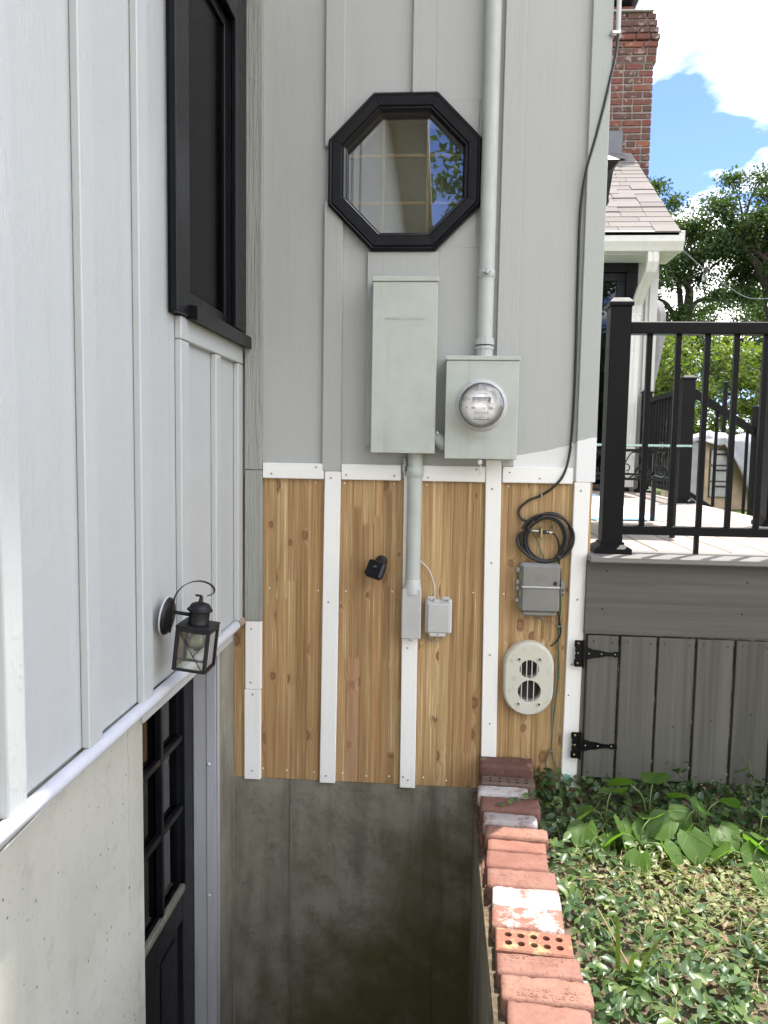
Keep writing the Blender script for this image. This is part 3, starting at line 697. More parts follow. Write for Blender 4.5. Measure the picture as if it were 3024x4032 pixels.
# eaves above the picture: rear wall and side wing
obj('upper_wall', MB().box(-.78, .565, .012, .12, 3.75, 8.25).box(-.78, .565, 0, .0115, 3.701, 8.25), 'siding_side', H)  # unseen; carried up to the raised eave below
obj('eave', MB().box(-.78, .65, -.45, 4.0, 8.25, 8.28).box(-.78, .65, -.47, -.45, 8.15, 8.40).prism([(-.47, 8.40), (1.8, 9.5), (4.0, 8.40)], 'x', -.78, .65), 'soffit', H)  # unseen; height set so its shadow ends the side wall's sun strip
obj('eave', MB().box(-1.2, -.30, -26.2, -.47, 5.6, 5.62).box(-.30, -.28, -26.2, -.47, 5.50, 5.66), 'soffit', H)
obj('wall_core', MB().box(.45, .563, .13, 3.0, -.05, 8.25).box(-.9, .55, 2.9, 3.0, -.05, 8.25), 'white_far', H)

# ------------------------------------------------------------------ fixtures on the rear wall
def emboss(parent, txt, size, x, y, z, mat, extr=.0004, rot=(R(90), 0, 0), name='lettering', spacing=1.0):
    return place(name, text_mesh(txt, size, extr, mat, spacing=spacing), parent, (x, y, z), rot)
# service panel
t = thing('breaker_panel', 'tall grey steel electrical panel box below the octagonal window', 'electrical box', (-.145, 0, 1.309))
obj('enclosure', MB().box(-.2605, -.0295, -.094, -.0200, 1.311, 1.935, .003), 'steel_grey', t)
obj('cover', MB().box(-.2625, -.0275, -.1005, -.0945, 1.309, 1.9245, .002), 'steel_grey', t)
obj('rain_hood', MB().box(-.2650, -.0250, -.106, -.0195, 1.9250, 1.9430, .002), 'steel_grey', t)
emboss(t, 'GENERAL', .0125, -.188, -.1007, 1.793, 'steel_grey', .0014, spacing=1.15)
emboss(t, 'ELECTRIC', .0125, -.104, -.1007, 1.793, 'steel_grey', .0014, spacing=1.15)
obj('emblem', MB().lathe([(.0085, .0012), (.0085, -.0005)], (-.1465, -.1007, 1.793), (0, -1, 0), 20), 'steel_grey', t)
emboss(t, 'GE', .008, -.1465, -.1019, 1.793, 'steel_grey', .0004)
obj('latch', MB().box(-.159, -.132, -.1085, -.1008, 1.309, 1.3145, .001), 'zinc', t)
# meter base
t = thing('meter_box', 'grey steel meter box with round glass electric meter', 'electric meter', (.138, 0, 1.292))
obj('enclosure', MB().box(.0100, .2660, -.104, -.0005, 1.294, 1.648, .003), 'steel_grey', t)
obj('cover', MB().box(.0080, .2680, -.1105, -.1045, 1.292, 1.6455, .002), 'steel_grey', t)
obj('rain_hood', MB().box(.0060, .2715, -.116, -.0004, 1.6460, 1.6620, .002), 'steel_grey', t)
MX, MZ = .1365, 1.485
obj('sealing_ring', MB().lathe([(.094, 0), (.093, .004), (.086, .010), (.0845, .026), (.080, .030), (.0785, .026), (.0785, .0)], (MX, -.1107, MZ), (0, -1, 0), 40, False), 'plastic_pale', t)
mt_ = obj('meter', MB().lathe([(.0775, 0), (.0775, .034), (.0725, .040)], (MX, -.1107, MZ), (0, -1, 0), 40), 'meter_face', t)
obj('dome', MB().lathe([(.0770, .030), (.0765, .075), (.073, .085), (.060, .090), (.03, .0915), (.0001, .092)], (MX-.001, -.1107, MZ), (0, -1, 0), 40, False), 'glass_meter', mt_)
obj('gasket', MB().lathe([(.0778, .030), (.0785, .032), (.0785, .037), (.0770, .038)], (MX-.001, -.1107, MZ), (0, -1, 0), 40, False), 'black_rubber', mt_)
FY = -.1512
obj('display_frame', MB().box(.1005, .1710, FY-.004, FY+.002, 1.4935, 1.5155, .001), 'paper', mt_)
obj('display', MB().box(.1035, .1680, FY-.0052, FY-.0040, 1.4965, 1.5125), 'lcd', mt_)
emboss(mt_, '12321', .0125, .142, FY-.0055, 1.5045, 'ink', .0001)
lab = [(.089, 1.4640), (.1860, 1.4640), (.1860, 1.4450), (.1720, 1.4260), (.1500, 1.4140), (.1230, 1.4140), (.1010, 1.4260), (.089, 1.4450)]
obj('name_plate', MB().prism(lab, 'y', FY-.0015, FY+.001), 'paper', mt_)
obj('name_plate', MB().box(.111, .161, FY-.0015, FY+.001, 1.519, 1.530), 'paper', mt_)
emboss(mt_, 'FOCUS AXRe-SD', .0068, .137, FY-.0019, 1.4585, 'ink', .0001)
emboss(mt_, 'FORM 2S CL200 240V 3W 60Hz', .0040, .137, FY-.0019, 1.4530, 'ink', .0001)
emboss(mt_, '21 896 473', .0040, .137, FY-.0019, 1.4455, 'ink', .0001)
emboss(mt_, 'EVERGY K', .0098, .137, FY-.0019, 1.4385, 'ink', .0001, spacing=1.25)
obj('printed_bar', MB().box(.109, .165, FY-.0019, FY-.0015, 1.4325, 1.4345), 'ink', mt_)
emboss(mt_, 'TRANSMITTER', .0036, .137, FY-.0019, 1.4285, 'ink', .0001)
emboss(mt_, 'WATTHOUR METER', .0036, .138, FY-.0019, 1.5245, 'ink', .0001)
for x, z, rr in ((.084, 1.4755, .0022), (.147, 1.474, .0022), (.066, 1.4835, .0016)): obj('port', MB().lathe([(rr, .0008), (rr, -.001)], (x, FY, z), (0, -1, 0), 10), 'black_rubber', mt_)
obj('port', MB().box(.101, .1145, FY-.0008, FY+.001, 1.4715, 1.4785), 'screw', mt_); obj('port', MB().box(.1625, .1770, FY-.0016, FY+.001, 1.4705, 1.4785, .003), 'screw', mt_)
obj('port', MB().lathe([(.0075, .001), (.0075, -.001)], (.081, FY, 1.507), (0, -1, 0), 14), 'screw', mt_); obj('port', MB().box(.0885, .0955, FY-.001, FY+.001, 1.504, 1.509), 'screw', mt_)
emboss(t, 'MILBANK', .0105, .140, -.1108, 1.368, 'steel_grey', .0005, spacing=1.1)
obj('hasp', MB().box(.121, .152, -.122, -.1108, 1.2935, 1.2965, .0008), 'zinc', t)
obj('seal_tag', MB().tube([(.137, -.117, 1.2945), (.1375, -.119, 1.288), (.138, -.119, 1.276), (.1385, -.119, 1.266)], .0014, 6).lathe([(.0085, -.001), (.0085, .001)], (.1375, -.119, 1.281), (0, -1, 0), 12).box(.1352, .1424, -.1225, -.116, 1.237, 1.268, .001), 'zinc', t)
# service riser
t = thing('conduit_riser', 'tall grey conduit pipe rising from the meter box', 'conduit', (.147, -.037, 1.662))
obj('pipe', MB().tube([(.146, -.038, 1.70), (.1475, -.038, 3.62)], .0287, 24), 'conduit', t)
obj('hub', MB().lathe([(.0365, 0), (.0365, .006), (.031, .007), (.031, .030), (.0345, .031), (.0345, .040), (.031, .041), (.031, .046), (.0355, .047), (.0345, .070), (.0290, .072)], (.146, -.038, 1.6622), (0, 0, 1), 14, True, False), 'conduit', t)
obj('band', MB().lathe([(.0318, 0), (.0318, .004)], (.146, -.038, 1.7055), (0, 0, 1), 20), 'black_rubber', t)
st_ = obj('strap', MB().lathe([(.0300, -.014), (.0312, -.013), (.0312, .013), (.0300, .014)], (.1465, -.038, 1.963), (0, 0, 1), 24, False), 'conduit', t)
obj('bolt', MB().box(.140, .153, -.082, -.066, 1.957, 1.973, .002).tube([(.130, -.078, 1.965), (.160, -.078, 1.965)], .0035, 8), 'zinc', st_)
# elbow between the boxes
t = thing('conduit_elbow', 'short curved grey fitting joining the panel box to the meter box', 'conduit fitting', (-.011, -.05, 1.36))
obj('body', MB().tube(spline([(-.030, -.052, 1.365), (-.018, -.055, 1.363), (-.004, -.057, 1.350), (.006, -.057, 1.345), (.0105, -.057, 1.345)]), [.024]*33, 16), 'conduit', t)
obj('collar', MB().tube([(-.027, -.052, 1.366), (-.018, -.054, 1.364)], .029, 16), 'conduit', t)
obj('bolt', MB().lathe([(.004, 0), (.004, .005)], (-.018, -.080, 1.385), (0, -1, 0), 8), 'zinc', t)
# lower conduit with access body
t = thing('lower_conduit', 'grey conduit dropping from the panel box to a covered access fitting', 'conduit', (-.100, -.034, .60))
obj('pipe', MB().tube([(-.1005, -.034, .80), (-.0985, -.036, 1.312)], .0278, 22), 'conduit', t)
obj('coupling', MB().lathe([(.0290, -.012), (.0312, -.010), (.0312, .026), (.0285, .029)], (-.0990, -.0355, 1.232), (0, 0, 1), 22, False), 'conduit', t)
lb = obj('access_body', MB().box(-.1375, -.0685, -.052, -.0195, .608, .812, .010), 'conduit', t)
obj('collar', MB().lathe([(.033, -.03), (.0325, .006), (.0300, .010), (.0300, .022), (.0285, .024)], (-.1005, -.034, .808), (0, 0, 1), 22, False), 'conduit', lb)
cv = MB().box(-.1400, -.0660, -.0605, -.0525, .606, .798, .007).box(-.108, -.094, -.060, -.053, .596, .609, .003).box(-.110, -.092, -.064, -.050, .796, .806, .003)
obj('cover_plate', cv, 'plastic_light', lb); obj('screw', MB().lathe([(.0035, .003), (.004, 0)], (-.101, -.0603, .600), (0, -1, 0), 8), 'zinc', lb)
t = obj('caulk_bead', MB().tube(spline([(-.142, -.021, 1.292), (-.139, -.024, 1.27), (-.143, -.024, 1.25), (-.138, -.023, 1.225)]), [.004, .006, .008, .007, .006, .008, .009, .007, .006, .006, .008, .009, .008, .007, .006, .006, .007, .008, .007, .006, .005, .005, .004, .004, .003], 8), 'conduit')
tag(t, 'lumpy grey caulk bead left of the lower conduit coupling', 'caulk')
# small network interface box
t = thing('interface_box', 'small pale grey plastic phone box beside the conduit access fitting', 'utility box', (0, 0, .616))
obj('base', MB().box(-.0500, .0505, -.040, -.0015, .626, .756, .005), 'plastic_pale', t)
obj('cover', MB().box(-.0420, .0410, -.050, -.0405, .630, .743, .004), 'plastic_light', t)
for x in (-.0280, .0260):
    hg = MB().box(x-.0135, x-.0095, -.046, -.030, .748, .7675, .001).box(x+.0095, x+.0135, -.046, -.030, .748, .7675, .001).box(x-.0135, x+.0135, -.047, -.034, .763, .7685, .001).box(x-.006, x+.006, -.048, -.036, .757, .762, .001)
    obj('hinge', hg, 'plastic_pale', t)
obj('hasp', MB().prism([(-.035, .630), (.030, .630), (.027, .617), (-.030, .617)], 'y', -.046, -.036), 'plastic_pale', t)
obj('slot', MB().box(-.005, .002, -.0468, -.0460, .622, .6245), 'black_rubber', t)
obj('raised_label', MB().box(-.0385, -.0155, -.0508, -.0500, .644, .6445).box(-.0385, -.0155, -.0508, -.0500, .6375, .638).box(-.0385, -.0155, -.0508, -.0500, .6505, .651), 'plastic_pale', t)
tag(obj('phone_wire', MB().tube(spline([(-.080, -.012, .905), (-.070, -.014, .897), (-.041, -.016, .867), (-.021, -.016, .820), (-.0165, -.018, .790), (-.0150, -.024, .757)]), .0024, 8), 'wire_white'), 'thin white wire curving from the conduit into the small phone box', 'wire')
t = MB()
for pts in ([(-.067, -.02, .625), (-.050, -.022, .603), (-.030, -.022, .592), (-.010, -.022, .591), (.010, -.022, .600), (.020, -.022, .617)], [(-.045, -.02, .617), (-.040, -.026, .600), (-.025, -.028, .594), (-.012, -.026, .603), (-.008, -.022, .618)], [(-.040, -.02, .616), (-.034, -.030, .603), (-.022, -.030, .598), (-.014, -.028, .606), (-.012, -.022, .618)]): t.tube(spline(pts, 6), .0011, 6)
tag(obj('wire_tail', t, 'wire_grey'), 'thin loose wires looping under the small phone box', 'wire')
# security camera
t = thing('security_camera', 'small black security camera on the second cedar panel', 'camera', (-.23, 0, .876))
obj('mount', MB().lathe([(.0235, 0), (.0235, .010), (.020, .014), (.012, .017), (.010, .034)], (-.224, -.0008, .892), (0, -1, 0), 24), 'camera_black', t)
M_ = Matrix.Translation((-.240, -.062, .868)) @ Euler((R(-22), R(12), R(-24))).to_matrix().to_4x4()
cb = obj('body', MB().box(-.035, .035, -.019, .019, -.034, .034, .010).xf(M_), 'camera_black', t)
obj('face_plate', MB().box(-.030, .030, -.0215, -.0192, -.029, .029, .004).xf(M_), 'black_frame', cb)
obj('lens', MB().lathe([(.009, 0), (.008, .003), (.001, .004)], (0, -.0206, .008), (0, -1, 0), 16).xf(M_), 'glass_dark', cb)
obj('arm', MB().tube([(-.224, -.030, .892), (-.230, -.045, .884), (-.238, -.052, .872)], .009, 10), 'camera_black', t)
# cable company box, coil and loose wires
t = thing('cable_box', 'taupe grey plastic cable box under the black cable coil', 'utility box', (.38, 0, .71))
obj('base', MB().box(.3000, .4515, -.040, -.0015, .7235, .9065, .008), 'plastic_grey', t)
obj('cover', MB().box(.3085, .4480, -.0525, -.0405, .7245, .8995, .010), 'plastic_grey', t)
obj('rib', MB().box(.3070, .4500, -.058, -.0528, .8145, .8215, .002), 'plastic_light', t)
obj('lip', MB().box(.3150, .4385, -.046, -.012, .7085, .7230, .003), 'plastic_grey', t)
for z in (.880, .834, .812, .765): obj('hinge', MB().box(.2865, .2995, -.044, -.022, z-.008, z+.008, .002), 'plastic_grey', t)
lt = obj('latch', MB().box(.4520, .4675, -.044, -.024, .782, .838, .003), 'plastic_grey', t)
for z in (.807, .791): obj('latch_hole', MB().lathe([(.0042, .0006), (.0042, -.001)], (.4605, -.0442, z), (0, -1, 0), 10), 'dark_hole', lt)
obj('lock', MB().lathe([(.0078, 0), (.0078, .002), (.0045, .001)], (.4310, -.0526, .8335), (0, -1, 0), 16), 'black_rubber', t)
emboss(t, 'CABLE TV', .010, .376, -.0526, .862, 'plastic_grey', .0005); emboss(t, 'SECURITY', .008, .376, -.0526, .845, 'plastic_grey', .0005)
for x in (.357, .383): obj('knockout', MB().tube([(x, -.028, .710), (x+(.012 if x > .37 else 0), -.028, .692)], .0035, 8), 'plastic_grey', t)
# black coax: run down the corner, then the coil
run = [(.583, -.026, 3.35), (.584, -.026, 3.05), (.585, -.0255, 2.78), (.560, -.0255, 2.62), (.523, -.0245, 2.45), (.493, -.022, 2.33), (.4795, -.012, 2.20), (.4795, -.0095, 1.95), (.4825, -.0085, 1.66), (.4810, -.0085, 1.46), (.4740, -.010, 1.325), (.4520, -.0245, 1.240), (.4160, -.0235, 1.192), (.374, -.012, 1.160), (.3295, -.012, 1.140), (.297, -.012, 1.111), (.2925, -.012, 1.090), (.3055, -.013, 1.068), (.3330, -.015, 1.060)]
cx_, cz_ = .392, .999
loops = []
def arc(a0, a1, rx, rz, ox, oz, y0, y1, n):
    for i in range(n):
        f = i/(n-1); a = R(a0+(a1-a0)*f); loops.append((cx_+ox+rx*math.cos(a), y0+(y1-y0)*f, cz_+oz+rz*math.sin(a)))
arc(140, -20, .078, .083, .018, .012, -.017, -.022, 9); arc(-40, -215, .082, .083, .014, -.002, -.024, -.030, 10)
arc(-235, -395, .064, .073, .004, .003, -.032, -.026, 9); arc(-60, -200, .080, .081, .004, -.006, -.020, -.034, 9)
arc(-235, -390, .068, .079, .008, .004, -.036, -.030, 9); arc(-60, -185, .078, .080, -.001, -.004, -.028, -.022, 8)
arc(-200, -250, .070, .076, -.004, .010, -.016, -.036, 4)
t = thing('coax_cable', 'black cable hanging down the wall corner and ending in a tied coil', 'cable', (.39, 0, .90))
obj('run', MB().tube(spline(run, 7), .0047, 8), 'cable', t)
obj('sleeve', MB().tube([(.583, -.026, 3.36), (.584, -.026, 3.05), (.5852, -.0257, 2.80)], .0085, 10), 'plastic_pale', t); obj('clamp', MB().box(.566, .594, -.036, -.022, 2.790, 2.803, .002).tube([(.566, -.030, 2.796), (.560, -.034, 2.796)], .007, 8), 'zinc', t)
obj('coil', MB().tube(spline(loops, 6), .0050, 8), 'cable', t)
obj('coil', MB().tube(spline([(cx_+.099*math.cos(R(a))+.006, -.030+.004*math.sin(a*.03), cz_+.089*math.sin(R(a))+.004) for a in range(160, -215, -25)], 6), .0050, 8), 'cable', t)
obj('coil', MB().tube(spline([(.338, -.02, 1.026), (.312, -.024, 1.022), (.291, -.027, 1.004), (.290, -.029, .978), (.312, -.03, .948), (.348, -.032, .922), (.395, -.033, .912), (.44, -.033, .926), (.466, -.032, .955)], 6), .0050, 8), 'cable', t)
obj('tail', MB().tube(spline([(.418, -.026, 1.020), (.434, -.022, 1.005), (.444, -.018, .975), (.447, -.014, .94), (.449, -.010, .905), (.455, -.009, .86), (.458, -.009, .80)], 6), .0034, 8), 'cable', t)
obj('connector', MB().tube([(.342, -.026, 1.027), (.360, -.027, 1.026)], .0052, 10).tube([(.360, -.027, 1.026), (.366, -.027, 1.0255)], .0066, 6), 'zinc', t)
obj('splice', MB().tube([(.366, -.027, 1.0255), (.404, -.027, 1.022)], .0068, 10), 'cable', t)
obj('ground_block', MB().box(.372, .381, -.036, -.006, 1.000, 1.040, .002), 'brass', t)
obj('connector', MB().tube([(.396, -.027, 1.023), (.398, -.027, 1.0225)], .0072, 10).tube([(.404, -.027, 1.022), (.417, -.027, 1.0205)], .0054, 10), 'zinc', t)
obj('tie', MB().tube([(.318, -.012, 1.040), (.330, -.040, 1.030), (.335, -.040, 1.022)], .006, 8).tube([(.436, -.040, .935), (.448, -.043, .926)], .007, 8), 'black_rubber', t)
for x, z in ((.374, 1.160), (.4795, 1.35), (.424, 1.040)): obj('clip', MB().box(x-.0025, x+.0025, -.024, -.001, z-.007, z+.007, .001), 'screw', t)
t = thing('ground_wire', 'green and grey wires trailing down beside the white corner board', 'wire', (.48, 0, .03))
obj('green_wire', MB().tube(spline([(.343, -.02, 1.022), (.365, -.016, .990), (.372, -.014, .968), (.385, -.013, .935), (.396, -.012, .912)], 6), .0020, 6), 'wire_green', t)
obj('green_wire', MB().tube(spline([(.459, -.006, .785), (.462, -.006, .72), (.456, -.006, .66), (.4585, -.006, .58), (.463, -.006, .48), (.457, -.006, .40), (.451, -.006, .31), (.447, -.006, .22), (.449, -.007, .16), (.463, -.012, .12), (.490, -.024, .085), (.512, -.026, .05), (.520, -.026, .005)], 6), .0021, 6), 'wire_green', t)
obj('grey_wire', MB().tube(spline([(.362, -.010, .712), (.385, -.010, .690), (.415, -.010, .680), (.440, -.009, .676), (.450, -.006, .665)], 6), .0015, 6), 'wire_grey', t)
obj('grey_wire', MB().tube(spline([(.4585, -.006, .56), (.449, -.006, .52), (.4545, -.006, .48), (.450, -.006, .41), (.444, -.006, .33), (.448, -.006, .23), (.442, -.006, .17), (.427, -.006, .13), (.440, -.008, .095), (.470, -.012, .07), (.496, -.026, .045), (.53, -.03, .02), (.555, -.035, .012), (.562, -.045, .0)], 6), .0020, 6), 'wire_grey', t)
obj('black_wire', MB().tube(spline([(.450, -.02, .722), (.457, -.012, .69), (.464, -.010, .65), (.461, -.010, .625), (.447, -.010, .60), (.428, -.012, .585)], 6), .0033, 6), 'cable', t)
obj('clip', MB().box(.452, .474, -.013, -.001, .661, .664), 'screw', t); obj('clip', MB().box(.441, .456, -.012, -.001, .172, .176), 'screw', t)
obj('wire_tag', MB().prism([(.488, .083), (.500, .094), (.520, .088), (.517, .072), (.498, .068)], 'y', -.0285, -.0270), 'resin', t)

# two-port vent terminal
t = thing('vent_terminal', 'cream oval two-port vent cover low on the cedar wall', 'vent', (.347, 0, .318))
def stadium(w, z0, z1, n=14):
    c0, c1 = z0+w, z1-w; return [(VX+w*math.cos(a), c1+w*math.sin(a)) for a in [math.pi*i/n for i in range(n+1)]]+[(VX+w*math.cos(a), c0+w*math.sin(a)) for a in [math.pi+math.pi*i/n for i in range(n+1)]]
VX = .347
MT['vent'] = None
m, nt_, b_ = new_mat('aged cream plastic', (.42, .40, .33), .5)
v_ = coords(nt_); n_ = noise(nt_, v_, 26, 7, .72)
c_ = mixc(nt_, ramp(nt_, n_, [(.55, 0), (.72, .7)]), (.58, .565, .475, 1), (.23, .19, .12, 1)); c_ = mixc(nt_, ramp(nt_, noise(nt_, v_, 5, 4), [(.4, 0), (.7, .4)]), c_, (.60, .60, .57, 1))
link(nt_, c_, b_.inputs['Base Color']); MT['vent'] = m
def ring_with_holes(y0, y1, outer_prof):
    """domed plate with two round openings (bmesh boolean-free: filled polygon with holes)"""
    bm = bmesh.new(); vs = []
    def loop(pts, y):
        vv = [bm.verts.new((p[0], y, p[1])) for p in pts]
        es = [bm.edges.new((vv[i], vv[(i+1) % len(vv)])) for i in range(len(vv))]; return vv, es
    yf = y0
    o, oe = loop(stadium(.086, .326, .596), yf)
    hs = []
    for (hx, hz, hr) in ((.3475, .4995, .0365), (.3505, .4145, .0435)):
        hs.append(loop([(hx+hr*math.cos(2*math.pi*i/28), hz+hr*math.sin(2*math.pi*i/28)) for i in range(28)], yf))
    ed = list(oe)
    for h in hs: ed += h[1]
    bmesh.ops.triangle_fill(bm, use_beauty=True, use_dissolve=False, edges=ed)
    prev = o
    for w, z0, z1, y in ((.0920, .320, .602, yf+.007), (.0950, .317, .605, yf+.018), (.0955, .3165, .6055, y1)):
        nv = [bm.verts.new((p[0], y, p[1])) for p in stadium(w, z0, z1)]
        for i in range(len(nv)):
            j = (i+1) % len(nv); f = bm.faces.new((prev[i], prev[j], nv[j], nv[i])); f.smooth = True
        prev = nv
    for h, _ in hs:
        nv = [bm.verts.new((v.co.x, yf+.024, v.co.z)) for v in h]
        for i in range(len(h)):
            j = (i+1) % len(h); f = bm.faces.new((h[j], h[i], nv[i], nv[j])); f.smooth = True
    bmesh.ops.recalc_face_normals(bm, faces=bm.faces)
    mb = MB(); bm.verts.index_update(); mb.v = [tuple(v.co) for v in bm.verts]; mb.f = [tuple(v.index for v in f.verts) for f in bm.faces]; mb.sm = [f.smooth for f in bm.faces]; bm.free(); return mb
obj('plate', ring_with_holes(-.040, -.0012, None), 'vent', t)
for x, z in ((.309, .5385), (.386, .5400), (.3105, .3660), (.3875, .3670)):
    bs = obj('screw_boss', MB().lathe([(.0085, .0002), (.008, .003), (.0045, .0032), (.0045, .001)], (x, -.0402, z), (0, -1, 0), 14), 'vent', t)
    obj('screw_hole', MB().lathe([(.0040, .0036), (.0040, .001)], (x, -.0402, z), (0, -1, 0), 10), 'dark_hole', bs)
for hx, hz, hr, xs_ in ((.3475, .4995, .0365, (-.030, -.0095, .0105, .030)), (.3505, .4145, .0435, (-.0300, -.0070, .0160))):
    for dx in xs_:
        hh = math.sqrt(max(hr*hr-dx*dx, 1e-6)); obj('grille_bar', MB().box(hx+dx-.0016, hx+dx+.0016, -.0385, -.034, hz-hh-.001, hz+hh+.001), 'vent', t)
    pp = obj('pipe_socket', MB().lathe([(hr*.97, -.001), (hr*.97, .020), (hr*.86, .021), (hr*.84, -.0)], (hx+.002, -.0165, hz), (0, 1, 0), 24, False), 'plastic_pale', t)
    obj('dark_back', MB().lathe([(hr*1.02, .0), (hr*1.02, .0015)], (hx, -.0035, hz), (0, 1, 0), 24), 'dark_hole', pp)

# ------------------------------------------------------------------ fixtures on the side wall
t = thing('pvc_conduit', 'white plastic pipe running along the foot of the side siding', 'pipe', (-.765, -3, .641))
obj('pipe', MB().tube([(-.762, -3.2, .637), (-.764, -1.6, .6385), (-.766, -.9, .641), (-.767, -.10, .645)], .0172, 18), 'pvc', t)
obj('rusty_end', MB().tube([(-.767, -.10, .645), (-.7665, -.06, .646), (-.766, -.027, .647)], [.0174, .0178, .0168], 16), 'rusty', t)
tag(obj('white_wire', MB().tube(spline([(-.793, -3.2, .560), (-.796, -1.9, .567), (-.797, -1.60, .573), (-.798, -1.38, .588), (-.799, -1.15, .604), (-.798, -1.00, .622)]), .0026, 6), 'wire_white'), 'thin white wire sagging below the white pipe', 'wire')
# wall lantern: built upright, then turned a little on its loose plate
LX, LY, LZ = -.755, -.856, .851
T = Matrix.Translation((LX, LY, LZ)) @ Euler((0, R(6.5), 0)).to_matrix().to_4x4() @ Matrix.Translation((-LX, -LY, -LZ))
def L(mb): return mb.xf(T)
t = thing('wall_lantern', 'black square wall lantern with curled hook leaning over the basement door', 'lantern', (LX, LY, LZ-.05))
obj('paint_rim', L(MB().lathe([(.0540, 0), (.0540, .004)], (LX-.0048, LY, LZ), (1, 0, 0), 30)), 'bracket_paint', t)
obj('back_plate', L(MB().lathe([(.0530, 0), (.052, .004), (.044, .010), (.030, .013), (.0001, .014)], (LX-.0005, LY, LZ), (1, 0, 0), 30)), 'lantern', t)
obj('arm', L(MB().tube([(LX+.010, LY, LZ+.014), (LX+.062, LY, LZ+.014)], .0052, 10)), 'lantern', t)
hk = [(LX+.013, LZ-.045), (LX+.015, LZ-.02), (LX+.014, LZ+.03), (LX+.018, LZ+.062), (LX+.034, LZ+.088), (LX+.056, LZ+.104), (LX+.077, LZ+.111), (LX+.098, LZ+.111), (LX+.117, LZ+.104), (LX+.125, LZ+.093), (LX+.122, LZ+.081), (LX+.108, LZ+.074)]
sp = spline([(x, 0, z) for x, z in hk], 5); hb = MB(); rings = []
for i, p in enumerate(sp):
    q_ = (sp[min(i+1, len(sp)-1)]-sp[max(i-1, 0)]).normalized(); nn = Vector((-q_.z, 0, q_.x))*.0011; w2 = .0055
    rings.append([(p.x+nn.x, LY-w2, p.z+nn.z), (p.x+nn.x, LY+w2, p.z+nn.z), (p.x-nn.x, LY+w2, p.z-nn.z), (p.x-nn.x, LY-w2, p.z-nn.z)])
obj('hook', L(hb.loft(rings, True, True, False)), 'lantern', t)
CX, CY = LX+.091, LY          # body axis
zt = LZ-.010                   # top plate of the body
obj('chimney', L(MB().lathe([(.0295, .0), (.0305, .003), (.0285, .005), (.0285, .038)], (CX, CY, zt+.002), (0, 0, 1), 26)), 'lantern', t)
for a in (-150, -110, -70, -30): obj('vent_hole', L(MB().lathe([(.0028, .0003), (.0028, -.0008)], (CX+.0286*math.cos(R(a)), CY+.0286*math.sin(R(a)), zt+.020), (math.cos(R(a)), math.sin(R(a)), 0), 8)), 'dark_hole', t)
obj('cap', L(MB().lathe([(.0345, 0), (.036, .001), (.0325, .006), (.030, .007), (.029, .011), (.024, .018), (.012, .0225), (.006, .024), (.0055, .032), (.0045, .040), (.0001, .042)], (CX, CY, zt+.040), (0, 0, 1), 26)), 'lantern', t)
obj('wing_nut', L(MB().box(CX-.017, CX+.001, CY-.0025, CY+.0025, zt+.078, zt+.0835, .001)), 'lantern', t)
hw = .0475; hb_ = .0475; zb = zt-.124
obj('top_plate', L(MB().box(CX-hw-.001, CX+hw+.001, CY-hw-.001, CY+hw+.001, zt-.004, zt+.0025, .001)), 'lantern', t)
for sx in (-1, 1):
    for sy in (-1, 1): obj('corner_bar', L(MB().box(CX+sx*hw-(.010 if sx > 0 else 0), CX+sx*hw+(.010 if sx < 0 else 0), CY+sy*hw-(.010 if sy > 0 else 0), CY+sy*hw+(.010 if sy < 0 else 0), zb, zt-.0045, .0008)), 'lantern', t)
for sy in (-1, 1):
    for z0, z1 in ((zt-.0145, zt-.0045), (zb, zb+.008)): obj('frame_rail', L(MB().box(CX-hw+.0105, CX+hw-.0105, CY+sy*hw-(.003 if sy > 0 else 0), CY+sy*hw+(.003 if sy < 0 else 0), z0, z1)), 'lantern', t)
for sx in (-1, 1):
    for z0, z1 in ((zt-.0145, zt-.0045), (zb, zb+.008)): obj('frame_rail', L(MB().box(CX+sx*hw-(.003 if sx > 0 else 0), CX+sx*hw+(.003 if sx < 0 else 0), CY-hw+.0105, CY+hw-.0105, z0, z1)), 'lantern', t)
for sy in (-1, 1): obj('pane', L(MB().box(CX-hw+.010, CX+hw-.010, CY+sy*(hw-.0045)-.0006, CY+sy*(hw-.0045)+.0006, zb+.006, zt-.012)), 'glass_lantern', t)
for sx in (-1, 1): obj('pane', L(MB().box(CX+sx*(hw-.0045)-.0006, CX+sx*(hw-.0045)+.0006, CY-hw+.010, CY+hw-.010, zb+.006, zt-.012)), 'glass_lantern', t)
obj('cross_wire', L(MB().tube([(CX-hw+.009, CY-hw-.001, zt-.014), (CX+hw-.010, CY-hw-.001, zb+.006)], .0014, 6)), 'lantern', t)
obj('bulb', L(MB().lathe([(.012, 0), (.013, -.012), (.022, -.030), (.0255, -.045), (.022, -.058), (.012, -.067), (.0001, -.070)], (CX, CY, zt-.006), (0, 0, 1), 20)), 'bulb', t)

